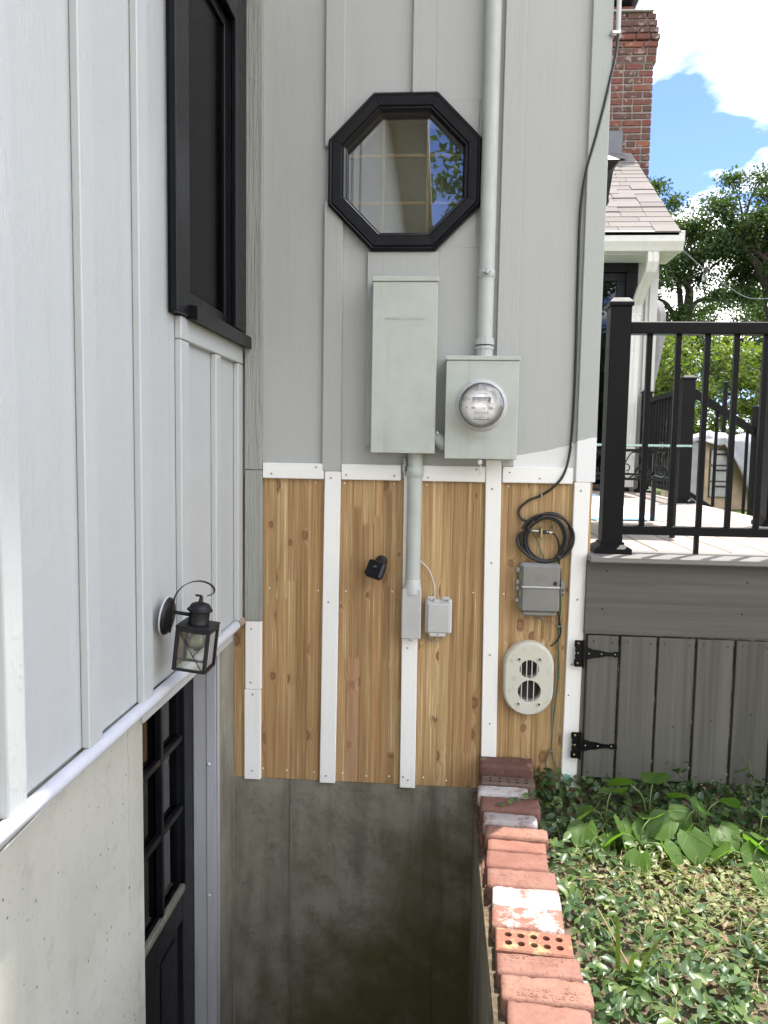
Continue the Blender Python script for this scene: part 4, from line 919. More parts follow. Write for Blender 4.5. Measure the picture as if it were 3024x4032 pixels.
# ------------------------------------------------------------------ retaining wall of the stairwell and the loose bricks on it
t = tag(obj('retaining_wall', MB().box(.152, .36, -3.4, .0015, -1.62, -.064, .004), 'concrete_back'), 'dark stained concrete retaining wall of the stairwell under the bricks', 'wall')
def brick_mesh(l, w, h, seed, holes=False, chip=.004):
    """a worn brick: subdivided box with rounded, nibbled edges; cored ones get real holes"""
    rr = random.Random(seed); bm = bmesh.new()
    nx, ny = (10, 5)
    if holes:
        b = MB().box(-l/2, l/2, -w/2, w/2, -h/2, h/2)
        bm2 = bmesh.new(); top = []; ed = []
        o = [bm2.verts.new(p) for p in ((-l/2+.004, -w/2+.004, h/2), (l/2-.004, -w/2+.004, h/2), (l/2-.004, w/2-.004, h/2), (-l/2+.004, w/2-.004, h/2))]
        ed += [bm2.edges.new((o[i], o[(i+1) % 4])) for i in range(4)]
        hl = []
        for i in range(5):
            for j in (-1, 1):
                hr = min(.0098, w*.115); cx, cy = -l*.335+i*l*.1675, j*max(w*.17, hr*1.75)
                vv = [bm2.verts.new((cx+hr*math.cos(a), cy+hr*math.sin(a), h/2)) for a in [2*math.pi*k/12 for k in range(12)]]
                ed += [bm2.edges.new((vv[k], vv[(k+1) % 12])) for k in range(12)]; hl.append(vv)
        bmesh.ops.triangle_fill(bm2, use_beauty=True, use_dissolve=False, edges=ed)
        for vv in hl:
            low = [bm2.verts.new((v.co.x, v.co.y, -h/2+.008)) for v in vv]
            for k in range(12): bm2.faces.new((vv[(k+1) % 12], vv[k], low[k], low[(k+1) % 12]))
            bm2.faces.new(low)
        mid = [bm2.verts.new(p) for p in ((-l/2, -w/2, h/2-.004), (l/2, -w/2, h/2-.004), (l/2, w/2, h/2-.004), (-l/2, w/2, h/2-.004))]
        bot = [bm2.verts.new((v.co.x, v.co.y, -h/2)) for v in mid]
        for A, B in ((o, mid), (mid, bot)):
            for k in range(4): bm2.faces.new((A[k], A[(k+1) % 4], B[(k+1) % 4], B[k]))
        bm2.faces.new(bot[::-1]); bm.free(); bm = bm2
    else:
        def gridf(f, nu, nv):
            vv = [[bm.verts.new(f(i/nu, j/nv)) for j in range(nv+1)] for i in range(nu+1)]
            for i in range(nu):
                for j in range(nv): bm.faces.new((vv[i][j], vv[i+1][j], vv[i+1][j+1], vv[i][j+1])).smooth = True
        L_, W_, H_ = l/2, w/2, h/2
        gridf(lambda u, v: (-L_+l*u, -W_+w*v, H_), 14, 7); gridf(lambda u, v: (-L_+l*u, -W_+w*v, -H_), 4, 2)
        gridf(lambda u, v: (-L_+l*u, -W_, -H_+h*v), 14, 4); gridf(lambda u, v: (-L_+l*u, W_, -H_+h*v), 14, 4)
        gridf(lambda u, v: (-L_, -W_+w*u, -H_+h*v), 7, 4); gridf(lambda u, v: (L_, -W_+w*u, -H_+h*v), 7, 4)
        bmesh.ops.remove_doubles(bm, verts=bm.verts, dist=1e-5)
        ph = [rr.uniform(0, 6) for _ in range(6)]
        rad = rr.uniform(.004, .0065); tw = rr.uniform(.6, 1.4)
        for v in bm.verts:
            x, y, z = v.co; d = Vector((max(abs(x)-(L_-rad), 0), max(abs(y)-(W_-rad), 0), max(abs(z)-(H_-rad), 0)))
            ne = sum(1 for c in d if c > 1e-6)
            if ne >= 2:
                k = 1-(rad/d.length) if d.length > rad else 0
                nib = chip*.30*max(0, math.sin(x*41*tw+ph[0])*math.sin(y*60+ph[1]+z*40))+chip*.35*max(0, rr.gauss(0, 1))
                v.co -= Vector((math.copysign(d.x, x), math.copysign(d.y, y), math.copysign(d.z, z)))*(k+nib/max(rad, 1e-4))
            else: v.co += Vector((rr.gauss(0, 1), rr.gauss(0, 1), rr.gauss(0, 1)))*.00045
    bmesh.ops.recalc_face_normals(bm, faces=bm.faces)
    me = bpy.data.meshes.new('brick'); bm.to_mesh(me); bm.free(); return me
# from the camera end to the wall: far edge y, left x, right x, top z, width, material, cored?, label
BR = [(-1.209, .1765, .366, .050, .093, 'brick_red', 0, 'plain smooth pink brick nearest the camera, cut by the picture edge'),
      (-1.1165, .1695, .384, .051, .0885, 'brick_speck', 0, 'pink brick stamped BRICK and TILE, second from the camera'),
      (-1.0345, .1655, .3745, .049, .0790, 'brick_speck', 0, 'speckled pink brick with upside down stamped letters beside the orange cored brick'),
      (-.9365, .1690, .366, .050, .0945, 'brick_yellow', 1, 'orange cored brick with ten holes and yellow stain'),
      (-.8340, .1660, .3595, .051, .0985, 'brick_half', 0, 'brick with white mortar smeared round a red middle'),
      (-.7390, .1735, .3665, .050, .0930, 'brick_white', 0, 'brick nearly covered in white mortar'),
      (-.6400, .1640, .3705, .049, .0960, 'brick_speck', 0, 'tan pink brick with faint upside down letters behind the white brick'),
      (-.5405, .1675, .3575, .050, .0960, 'brick_red', 0, 'pink brick with a pale crust on its right half'),
      (-.4720, .1755, .3635, .053, .0680, 'brick_red', 0, 'plain pink brick with a chipped far corner line'),
      (-.3995, .1710, .3780, .063, .0720, 'brick_speck', 0, 'crumbly edged brick, first wholly sunlit one from the wall'),
      (-.3320, .1690, .3510, .076, .0665, 'brick_grey', 0, 'greyish lime coated brick half in shade'),
      (-.2400, .1620, .3700, .090, .0910, 'brick_red', 0, 'red brick under the periwinkle sprig'),
      (-.1730, .1570, .3380, .100, .0660, 'brick_white', 0, 'white crusted brick beside the brown cored brick'),
      (-.1060, .1730, .3680, .106, .0660, 'brick_brown', 1, 'brown cored brick with two rows of holes'),
      (-.0100, .1680, .3720, .1447, .0930, 'brick_plum', 0, 'plum coloured brick stacked highest against the cedar')]
for i, (yf, xl, xr, zt_, wd_, mt__, cored, lb_) in enumerate(BR):
    l = xr-xl; h = .057; me = brick_mesh(l, wd_-.0015, h, 40+i, bool(cored)); me.materials.append(MT[mt__])
    o = bpy.data.objects.new('brick', me); COL.objects.link(o)
    o.location = ((xl+xr)/2, yf-wd_/2, zt_-h/2); o.rotation_euler = (rnd(-.012, .012), rnd(-.01, .01), R(-3.2)+rnd(-.02, .02)); ORG[o.name] = Vector(o.location)
    if i == 14: o.rotation_euler = (0, 0, R(-3))
    tag(o, lb_, 'brick', 'loose bricks along the stairwell edge')
    if i == 1:
        for tx, sz, x, y in (('NEODESHA.KANS.', .0150, .007, -.008), ('BRICK & TILE CO.', .0185, .004, -.0265)):
            w_ = bpy.data.objects.new('lettering', text_mesh(tx, sz, .0006, mt__, spacing=1.08)); COL.objects.link(w_); w_.parent = o; w_.location = (x, y, h/2+.0002)
    if i == 2:
        for tx, sz, x, y in (('NEODESHA.KANS.', .0150, -.004, .004), ('BRICK & TILE CO.', .0165, -.006, .024)):
            w_ = bpy.data.objects.new('lettering', text_mesh(tx, sz, .0006, mt__, spacing=1.08)); COL.objects.link(w_); w_.parent = o; w_.location = (x, y, h/2+.0002); w_.rotation_euler = (0, 0, math.pi)
    if i == 6:
        w_ = bpy.data.objects.new('lettering', text_mesh('NEODESHA.KANS.', .0150, .0006, mt__, spacing=1.08)); COL.objects.link(w_); w_.parent = o; w_.location = (-.002, .008, h/2+.0002); w_.rotation_euler = (0, 0, math.pi)
# the course beneath: their left ends show
low = [('brick_red', 'a'), ('brick_plum', 'b'), ('brick_brown', 'c')]
y = -.012; k = 0
ords = ['first', 'second', 'third', 'fourth', 'fifth', 'sixth', 'seventh', 'eighth', 'ninth', 'tenth', 'eleventh', 'twelfth', 'thirteenth', 'fourteenth']
while y > -1.38 and k < 14:
    w_ = rnd(.088, .100); l = rnd(.195, .205); top = -.0068 if k > 3 else (.0265 if k == 0 else .004)
    me = brick_mesh(l, w_-.003, .057, 90+k); me.materials.append(MT[['brick_red', 'brick_plum', 'brick_speck'][k % 3]])
    o = bpy.data.objects.new('brick', me); COL.objects.link(o); x0 = .153+rnd(0, .010); o.location = (x0+l/2, y-w_/2, -.0068-.0285); o.rotation_euler = (0, 0, R(-2)+rnd(-.02, .02)); ORG[o.name] = Vector(o.location)
    tag(o, 'lower course brick seen end on above the stairwell, %s from the house wall' % ords[k], 'brick', 'lower course of bricks on the retaining wall')
    y -= w_; k += 1
for y_, w_, z_, h_, mt__, lb_ in ((-.010, .090, .0870, .0565, 'brick_red', 'red brick wedged beneath the plum brick at the cedar wall'), (-.010, .090, .0300, .0365, 'brick_plum', 'dark brick at the bottom of the stack against the cedar wall'),
                                (-.107, .064, .0485, .0550, 'brick_red', 'broken brick wedged under the brown cored brick'), (-.174, .064, .0425, .0490, 'brick_plum', 'broken brick wedged under the white crusted brick beside the brown one'), (-.242, .086, .0325, .0390, 'brick_red', 'brick slip wedged under the brick with the periwinkle sprig'),
                                (-.334, .063, .0185, .0250, 'brick_plum', 'brick slip wedged under the greyish lime coated brick')):
    me = brick_mesh(.196, w_-.002, h_, int(y_*-1000)+int(h_*9000)); me.materials.append(MT[mt__]); o = bpy.data.objects.new('brick', me); COL.objects.link(o)
    o.location = (.266, y_-w_/2, z_-h_/2); o.rotation_euler = (0, 0, R(-2)); tag(o, lb_, 'brick', 'loose bricks along the stairwell edge'); ORG[o.name] = Vector(o.location)

# ------------------------------------------------------------------ deck, gate in its skirt, railings
DZ = .945
t = thing('deck', 'raised deck of tan boards with grey fascia board', 'deck', (1.2, 0, 0))
x = .570; k = 0
while x < 1.86:
    w_ = min(.1365, 1.905-x); y0 = .115
    obj('deck_board', MB().box(x, x+w_-.0045, y0, 4.5, DZ-.025, DZ-rnd(0, .0008), .003), 'deck_tan', t); x += .1398
x = .1398*0+1.905
obj('nosing', MB().box(.548, 1.93, -.088, .1125, DZ-.024, DZ-.0005, .004), 'nosing', t)
fa = obj('fascia_board', MB().box(.5465, 1.93, -.040, -.0205, .6445, .9195, .002), 'deck_grey_x', t)
screws(fa, [(.622, .885), (.610, .742), (1.128, .855), (1.115, .737)], -.0402, 'dark_hole', .0035)
obj('side_fascia', MB().box(1.906, 1.928, .0, 4.5, .66, .9195, .002), 'deck_grey_x', t)
obj('joist', MB().box(.575, 1.9, .0, .04, .66, .918).box(.575, 1.9, 2.0, 2.04, .66, .918), 'lumber', t)
obj('gate_post', MB().box(.5435, .5585, -.019, .05, .05, .6435), 'lumber', t)
obj('post_leg', MB().box(1.80, 1.89, .05, .14, -.1, .66).box(1.80, 1.89, 2.9, 2.99, .3, .66), 'lumber', t)
# skirt gate
t = thing('skirt_gate', 'gate of upright grey planks under the deck edge', 'gate', (.9, -.02, .08))
px = [(.5615, .6735), (.6835, .8130), (.8225, .9520), (.9625, 1.0915), (1.1030, 1.2325), (1.2435, 1.3730), (1.3840, 1.5135), (1.5245, 1.654)]
for i, (a, b) in enumerate(px):
    p = obj('plank', MB().box(a, b, -.040, -.018, .090-.0012*i, .6390-.0008*i, .002), 'deck_grey_z', t)
    screws(p, [(a+.022, .618), (b-.02, .614), (a+.018, .11), (b-.02, .105)]+([((a+b)/2, .24+.03*i)] if i > 1 else []), -.0402, 'dark_hole', .003)
obj('gate_rail', MB().box(.57, 1.65, -.0175, .02, .52, .60), 'lumber', t); obj('gate_rail', MB().box(.57, 1.65, -.0175, .02, .16, .24), 'lumber', t)
for zc in (.5705, .2155):
    hn = obj('hinge', MB().prism([(.5115, zc-.0480), (.5115, zc-.028), (.5160, zc-.020), (.5140, zc-.010), (.5175, zc), (.5140, zc+.010), (.5160, zc+.020), (.5115, zc+.028), (.5115, zc+.0455), (.5150, zc+.0495), (.5410, zc+.0495), (.5410, zc-.0520), (.5165, zc-.0520)], 'y', -.0450, -.0420), 'black_frame', t)
    obj('barrel', MB().tube([(.5455, -.0455, zc-.054), (.5455, -.0455, zc+.051)], .0050, 10), 'black_frame', hn)
    obj('strap', MB().prism([(.5500, zc-.0230), (.5500, zc+.0245), (.573, zc+.020), (.578, zc+.0165), (.600, zc+.0145), (.632, zc+.0075), (.655, zc+.0065), (.658, zc+.0105), (.676, zc+.0095), (.684, zc), (.676, zc-.0100), (.658, zc-.0100), (.655, zc-.0065), (.632, zc-.0075), (.600, zc-.0145), (.578, zc-.0165), (.573, zc-.0200)], 'y', -.0450, -.0420), 'black_frame', hn)
    for dx, dz in ((.526, .038), (.5255, 0), (.5250, -.038)): obj('screw', MB().lathe([(.002, .0022), (.0042, .0012), (.0042, 0)], (dx, -.0450, zc+dz), (0, -1, 0), 8), 'brass', hn)
    for dx in (.566, .612, .662): obj('screw', MB().lathe([(.0015, .0018), (.003, .001), (.003, 0)], (dx, -.0450, zc), (0, -1, 0), 8), 'screw', hn)
def post(t, x, y, z0, z1, w=.038, base=True, nm='post'):
    p = obj(nm, MB().box(x-w, x+w, y-w, y+w, z0, z1, .002), 'rail', t)
    c = w+.006
    obj('cap', MB().box(x-c, x+c, y-c, y+c, z1, z1+.016, .002).loft([[(x-c+.001, y-c+.001, z1+.016), (x+c-.001, y-c+.001, z1+.016), (x+c-.001, y+c-.001, z1+.016), (x-c+.001, y+c-.001, z1+.016)], [(x-w*.72, y-w*.72, z1+.032), (x+w*.72, y-w*.72, z1+.032), (x+w*.72, y+w*.72, z1+.032), (x-w*.72, y+w*.72, z1+.032)]], True, True, False), 'rail', p)
    if base:
        bb = w+.030; obj('base_skirt', MB().box(x-bb, x+bb, y-bb, y+bb, z0, z0+.019, .001).loft([[(x-bb, y-bb, z0+.019), (x+bb, y-bb, z0+.019), (x+bb, y+bb, z0+.019), (x-bb, y+bb, z0+.019)], [(x-w-.006, y-w-.006, z0+.034), (x+w+.006, y-w-.006, z0+.034), (x+w+.006, y+w+.006, z0+.034), (x-w-.006, y+w+.006, z0+.034)]], True, True, False).box(x-w-.006, x+w+.006, y-w-.006, y+w+.006, z0+.034, z0+.041), 'rail', p)
    return p
bal_me = None
t = thing('deck_railing', 'black metal railing along the near edge of the deck', 'railing', (.65, .055, DZ))
RY = .055
post(t, .6475, RY, DZ-.0005, 1.862)
post(t, 1.75, RY, DZ-.0005, 1.862)
obj('top_rail', MB().box(.6860, 1.7115, RY-.026, RY+.026, 1.764, 1.808, .003), 'rail', t)
obj('bottom_rail', MB().box(.6860, 1.7115, RY-.016, RY+.016, 1.014, 1.048, .002), 'rail', t)
bal = shared('baluster', MB().box(-.0095, .0095, -.0095, .0095, 0, .7155, .001), 'rail')
for i in range(9): place('baluster', bal, t, (.7625+.1052*i, RY, 1.0483))
obj('foot_block', MB().box(.9905-.03, .9905-.014, RY-.008, RY+.008, DZ, 1.0138), 'rail', t)
# far railing along the right edge of the deck and the stair rail
t = thing('far_railing', 'black railing at the far right corner of the deck', 'railing', (1.81, 3.0, DZ))
post(t, 1.810, 2.985, DZ-.0005, 1.862, .045); post(t, 1.885, 4.40, DZ-.0005, 1.862, .040)
A_, B_ = Vector((1.812, 3.032, 0)), Vector((1.882, 4.358, 0))
def beam(mb, a, b, w, z0, z1, dz=0.0):
    d = (b-a); d.z = 0; n = Vector((-d.y, d.x, 0)).normalized()*w
    vs = [(p+s*n) for p in (a, b) for s in (-1, 1)]
    out = []
    for p, zo in ((vs[0], 0), (vs[1], 0), (vs[3], dz), (vs[2], dz)): out.append((p.x, p.y, z0+zo))
    for p, zo in ((vs[0], 0), (vs[1], 0), (vs[3], dz), (vs[2], dz)): out.append((p.x, p.y, z1+zo))
    return mb.add(out, [(0, 1, 2, 3), (7, 6, 5, 4), (0, 4, 5, 1), (1, 5, 6, 2), (2, 6, 7, 3), (3, 7, 4, 0)])
obj('top_rail', beam(MB(), A_, B_, .026, 1.764, 1.808), 'rail', t); obj('bottom_rail', beam(MB(), A_, B_, .016, 1.014, 1.048), 'rail', t)
for i in range(12):
    p = A_.lerp(B_, (i+.7)/12.4); place('baluster', bal, t, (p.x, p.y, 1.0483))
t = thing('stair_railing', 'sloping black stair rail running down from the deck corner', 'railing', (2.3, 2.985, .6))
post(t, 2.350, 2.985, .60, 1.655, .045, False)
A2, B2 = Vector((1.856, 2.985, 0)), Vector((2.304, 2.985, 0))
obj('top_rail', beam(MB(), A2, B2, .026, 1.742, 1.800, -.285), 'rail', t); obj('bottom_rail', beam(MB(), A2, B2, .016, 1.000, 1.036, -.285), 'rail', t)
for i in range(4):
    f = (i+.6)/4; p = A2.lerp(B2, f); place('baluster', bal, t, (p.x, p.y, 1.037-.285*f))
t = thing('side_railing', 'short black railing from the near stair post, at the right picture edge', 'railing', (1.76, 1.3, DZ))
post(t, 1.765, 1.31, DZ-.0005, 1.862, .045)
obj('top_rail', beam(MB(), Vector((1.755, .112, 0)), Vector((1.764, 1.263, 0)), .026, 1.764, 1.808), 'rail', t); obj('bottom_rail', beam(MB(), Vector((1.755, .112, 0)), Vector((1.764, 1.263, 0)), .016, 1.014, 1.048), 'rail', t)
for i in range(10): place('baluster', bal, t, (1.757, .19+.108*i, 1.0483))
t = thing('deck_steps', 'grey steps going down from the right edge of the deck', 'steps', (2.1, 2.3, .6))
obj('tread', MB().box(1.93, 2.22, 1.42, 2.93, .765, .79, .003), 'nosing', t); obj('tread', MB().box(2.22, 2.50, 1.42, 2.93, .615, .64, .003), 'nosing', t)
obj('riser', MB().box(1.931, 1.95, 1.43, 2.92, .60, .7645), 'deck_grey_x', t); obj('riser', MB().box(2.221, 2.24, 1.43, 2.92, .55, .6145), 'deck_grey_x', t)

# ------------------------------------------------------------------ things on the deck
rg = MB(); nx_, ny_ = 14, 10
P0, P1, P2, P3 = Vector((.35, 1.33)), Vector((1.235, 1.40)), Vector((1.33, 4.1)), Vector((.40, 4.1))
for i in range(nx_+1):
    for j in range(ny_+1):
        u, v = i/nx_, j/ny_; p = P0.lerp(P1, u).lerp(P3.lerp(P2, u), v); rg.v.append((p.x, p.y, DZ+.0075+.0015*math.sin(i*1.3+j)))
rg.f = [(i*(ny_+1)+j, (i+1)*(ny_+1)+j, (i+1)*(ny_+1)+j+1, i*(ny_+1)+j+1) for i in range(nx_) for j in range(ny_)]; rg.sm = [True]*len(rg.f)
ro = obj('outdoor_rug', rg, 'rug'); md = ro.modifiers.new('solid', 'SOLIDIFY'); md.thickness = .006
tag(ro, 'turquoise and white patterned rug lying on the deck', 'rug')
t = thing('coffee_table', 'glass topped table with black scrollwork apron on the rug', 'table', (.80, .95, DZ))
def tb(u, v): return Vector((.42+.62*u+.10*v, .62-.02*u+.70*v, 0))
c4 = [tb(-.07, -.06), tb(1.1, -.06), tb(1.1, 1.06), tb(-.07, 1.06)]
obj('glass_top', MB().prism([(p.x, p.y) for p in c4], 'z', 1.352, 1.361), 'glass_table', t)
for u in (0, 1):
    for v in (0, 1):
        p = tb(u, v); obj('leg', MB().box(p.x-.011, p.x+.011, p.y-.011, p.y+.011, DZ+.010 if v else DZ+.0002, 1.345, .002), 'lantern', t)
for (a, b) in (((0, 0), (1, 0)), ((1, 0), (1, 1)), ((0, 1), (1, 1)), ((0, 0), (0, 1))):
    A3, B3 = tb(*a), tb(*b)
    for z in (1.333, 1.205): obj('apron_rail', MB().tube([(A3.x, A3.y, z), (B3.x, B3.y, z)], .0062, 8), 'lantern', t)
    n_ = 3; L3 = (B3-A3)
    for k in range(n_):
        sc = MB(); o3 = A3+L3*(k+.5)/n_; d3 = L3.normalized(); hw3 = L3.length/n_*.48
        for sg in (-1, 1):
            arcp = [o3+d3*sg*hw3*f for f in (0, .25, .5, .75, .95)]
            sc.tube(spline([(p.x, p.y, z) for p, z in zip(arcp, (1.325, 1.315, 1.27, 1.225, 1.212))], 5), .0035, 6)
            sp3 = [(o3.x+d3.x*sg*(hw3*.45+r_*math.cos(a_)), o3.y+d3.y*sg*(hw3*.45+r_*math.cos(a_)), 1.238+r_*math.sin(a_)) for a_, r_ in [(R(-120+30*i), .030-.0012*i) for i in range(14)]]
            sc.tube(spline(sp3, 3), .0032, 6)
        obj('scroll', sc, 'lantern', t)

# ------------------------------------------------------------------ the far wing of the house
W = thing('house_wing', 'white far wing with tan shingle roof, white gutter and brick chimney', 'house', (1.5, 4.5, .6))
WY = 4.50
obj('wall', MB().box(-.5, 1.30, WY, WY+.15, .5, 3.2).box(1.77, 1.94, WY, WY+.15, .5, 3.2).box(1.30, 1.77, WY, WY+.15, 3.06, 3.2).box(1.79, 1.94, WY+.15, 7.2, .5, 3.3).prism([(4.4, 3.2), (7.2, 3.2), (7.2, 5.2)], 'x', 1.80, 1.938), 'white_far', W)
for x in (1.85,): obj('batten', MB().box(x, x+.06, WY-.018, WY-.0005, .95, 3.08, .002), 'white_far', W)
obj('corner_board', MB().box(1.885, 1.958, WY-.034, WY-.0185, .95, 3.10, .002), 'white_far', W)
obj('batten', MB().box(1.55, 1.61, WY-.018, WY-.0005, 3.062, 3.14), 'white_far', W)
d = obj('glass_door', MB().box(1.665, 1.7695, WY-.045, WY+.04, .946, 2.975, .003), 'black_frame', W); d['label'] = 'black framed glass door under the gutter'
obj('door_frame', MB().box(.9, 1.7695, WY-.046, WY+.04, 2.976, 3.055, .003), 'black_frame', d)
obj('door_sash', MB().box(1.585, 1.664, WY-.01, WY+.03, .95, 2.90, .003), 'black_door', d); obj('door_sash', MB().box(.9, 1.664, WY-.009, WY+.03, 2.901, 2.975, .003), 'black_door', d)
obj('pane', MB().box(.9, 1.584, WY+.006, WY+.010, .95, 2.90), 'glass_dark', d); obj('dark_room', MB().box(.8, 1.79, WY+.5, WY+.52, .5, 3.2).box(1.772, 1.788, WY+.16, WY+.5, .5, 3.2), 'interior', d)
gt = obj('gutter', MB().prism([(4.02, 3.218), (4.02, 3.14), (4.045, 3.10), (4.06, 3.068), (4.16, 3.068), (4.16, 3.218), (4.15, 3.218), (4.15, 3.08), (4.07, 3.08), (4.055, 3.11), (4.032, 3.145), (4.032, 3.218)], 'x', .2, 2.042), 'gutter', W)
obj('lip', MB().tube([(.2, 4.022, 3.219), (2.043, 4.022, 3.219)], .007, 8), 'gutter', gt); obj('end_cap', MB().prism([(4.018, 3.222), (4.018, 3.138), (4.044, 3.098), (4.058, 3.064), (4.162, 3.064), (4.162, 3.222)], 'x', 2.042, 2.045), 'gutter', gt)
obj('soffit', MB().box(.2, 2.03, 4.162, 4.52, 3.06, 3.075), 'gutter', W); obj('fascia', MB().box(.2, 2.03, 4.161, 4.175, 3.076, 3.24), 'gutter', W)
dp = MB()
path = [(1.800, 4.10, 3.07), (1.800, 4.10, 2.98), (1.795, 4.14, 2.90), (1.770, 4.26, 2.80), (1.752, 4.40, 2.66), (1.750, 4.425, 2.58), (1.745, 4.428, 1.30), (1.745, 4.428, .99)]
rings = []
for i, (x, y, z) in enumerate(path): rings.append([(x-.048, y-.036, z), (x-.024, y-.036, z), (x-.020, y-.031, z), (x-.004, y-.031, z), (x, y-.036, z), (x+.024, y-.036, z), (x+.028, y-.031, z), (x+.044, y-.031, z), (x+.048, y-.036, z), (x+.048, y+.036, z), (x-.048, y+.036, z)])
ds = obj('downspout', dp.loft(rings, True, True, False), 'gutter', W)
for z in (2.60, 1.30): obj('joint', MB().box(1.745-.052+(.005 if z > 2 else 0), 1.745+.052+(.005 if z > 2 else 0), 4.388, 4.466, z-.03, z, .002), 'gutter', ds)
# roof with separate shingles
SL = math.atan2(.70, 1.0); cs, sn = math.cos(SL), math.sin(SL)
rf = obj('roof', MB().prism([(4.02, 3.212), (7.0, 3.212+.7*2.98), (7.0, 3.192+.7*2.98), (4.02, 3.190)], 'x', .2, 1.995), 'flash', W)
def shingle(w_):
    mb = MB(); mb.box(0, w_-.003, 0, .172, 0, .0075, .0015); return shared('shingle', mb, 'shingle')
sh = [shingle(.30), shingle(.22), shingle(.36)]; wsh = [.30, .22, .36]
rs2 = random.Random(5)
for r_ in range(19):
    s0 = -.012+.1275*r_; xr = 2.010
    x = xr; first = True
    while x > .95:
        k = rs2.choice([0, 0, 1, 2]); w_ = wsh[k]
        if first and r_ % 2: k = 1; w_ = .22
        first = False; x -= w_
        y = 4.02+s0*cs; z = 3.215+s0*sn
        place('shingle', sh[k], rf, (x, y, z+.001), (SL-.034, 0, rs2.uniform(-.003, .003)), (1, 1, rs2.choice([1, 1, 1.7])))
# chimney of separate bricks
CY0 = 6.0
ch = obj('chimney', MB().box(1.02, 2.200, CY0+.008, CY0+.60, 3.4, 6.035).box(1.02, 2.235, CY0-.002, CY0+.60, 5.56, 5.74), 'mortar', W)
bmesh_ = {}
for nm, mt__ in (('r', 'chimney_brick'), ('b', 'chimney_brown'), ('o', 'chimney_orange')):
    bmesh_[nm] = [shared('brick', MB().box(0, w_, 0, .09, 0, .061, .006), mt__) for w_ in (.200, .150, .094)]
rs3 = random.Random(11); pitch = .0745; wd3 = (.200, .150, .094)
nrow = 27
for r_ in range(nrow):
    z = 4.075+pitch*r_
    out = 0
    if z > 5.50: out = [.012, .024, .036, .050, .036, .020, .006, -.012, -.03][min(int((z-5.50)/pitch), 8)]
    xr = 2.208+out; x = xr; kk = r_ % 2
    seq = 0
    while x > 1.10:
        k = 2 if (seq == 0 and kk) else rs3.choice([0, 0, 0, 1, 2]); w_ = wd3[k]; x -= w_
        tone = rs3.choice('rrrrbbbo')
        if r_ > 22: tone = rs3.choice('bbr')
        place('brick', bmesh_[tone][k], ch, (x, CY0-max(out, 0)*.6+rs3.uniform(-.003, .002), z+rs3.uniform(-.002, .002)), (0, 0, rs3.uniform(-.008, .008)), (1, 1, rs3.uniform(.94, 1.03)))
        x -= .013; seq += 1
    # a return face brick on the right-hand side
    place('brick', bmesh_[rs3.choice('rrb')][0], ch, (xr+.0005, CY0+.10+(.1 if kk else 0), z), (0, 0, R(90)))
obj('cement_wash', MB().loft([[(1.0, CY0-.03, 6.087), (2.185, CY0-.03, 6.087), (2.185, CY0+.62, 6.087), (1.0, CY0+.62, 6.087)], [(1.04, CY0+.0, 6.115), (2.14, CY0+.0, 6.115), (2.14, CY0+.58, 6.115), (1.04, CY0+.58, 6.115)]], True, True, False), 'cement', ch)
obj('flue', MB().box(1.55, 1.985, CY0+.06, CY0+.45, 6.115, 6.18, .006), 'flue', ch); obj('rain_cap', MB().loft([[(1.40, CY0-.05, 6.21), (2.02, CY0-.05, 6.21), (2.02, CY0+.5, 6.21), (1.40, CY0+.5, 6.21)], [(1.35, CY0-.1, 6.42), (2.12, CY0-.1, 6.42), (2.12, CY0+.56, 6.42), (1.35, CY0+.56, 6.42)]], True, True, False).box(1.55, 1.57, CY0+.1, CY0+.12, 6.18, 6.22).box(1.95, 1.97, CY0+.1, CY0+.12, 6.18, 6.22), 'cap_metal', ch)
obj('flashing', MB().box(1.0, 1.905, CY0-.012, CY0-.004, 4.50, 4.84).prism([(CY0-.30, 4.44), (CY0-.012, 4.57), (CY0-.012, 4.60), (CY0-.30, 4.46)], 'x', 1.0, 1.90), 'flash', ch)
# lantern on the hidden side of the near building
t = thing('corner_lantern', 'black lantern peeking past the right corner of the near wall', 'lantern', (.566, .60, 2.40))
ly, lx = .60, .640
obj('arm', MB().box(.564, lx-.03, ly-.012, ly+.012, 2.545, 2.565).box(.5635, .572, ly-.05, ly+.05, 2.40, 2.60, .003), 'lantern', t)
obj('roof', MB().loft([[(lx-.075, ly-.075, 2.565), (lx+.088, ly-.075, 2.565), (lx+.088, ly+.075, 2.565), (lx-.075, ly+.075, 2.565)], [(lx-.01, ly-.01, 2.622), (lx+.01, ly-.01, 2.622), (lx+.01, ly+.01, 2.622), (lx-.01, ly+.01, 2.622)]], True, True, False).loft([[(lx-.05, ly-.05, 2.53), (lx+.055, ly-.05, 2.53), (lx+.055, ly+.05, 2.53), (lx-.05, ly+.05, 2.53)], [(lx-.075, ly-.075, 2.5648), (lx+.088, ly-.075, 2.5648), (lx+.088, ly+.075, 2.5648), (lx-.075, ly+.075, 2.5648)]], True, True, False), 'lantern', t)
def taper(x0a, x0b, x1a, x1b, z0, z1, hw0, hw1):
    return MB().loft([[(x0a, ly-hw0, z0), (x0b, ly-hw0, z0), (x0b, ly-hw0+.012, z0), (x0a, ly-hw0+.012, z0)], [(x1a, ly-hw1, z1), (x1b, ly-hw1, z1), (x1b, ly-hw1+.012, z1), (x1a, ly-hw1+.012, z1)]], True, True, False)
for sy in (0, 1):
    for sx in (-1, 1):
        m = taper(lx+sx*.042-.009, lx+sx*.042+.009, lx+sx*.055-.010, lx+sx*.055+.010, 2.41, 2.53, .042, .055)
        if sy: m.v = [(x, 2*ly-y, z) for x, y, z in m.v]
        obj('corner_bar', m, 'lantern', t)
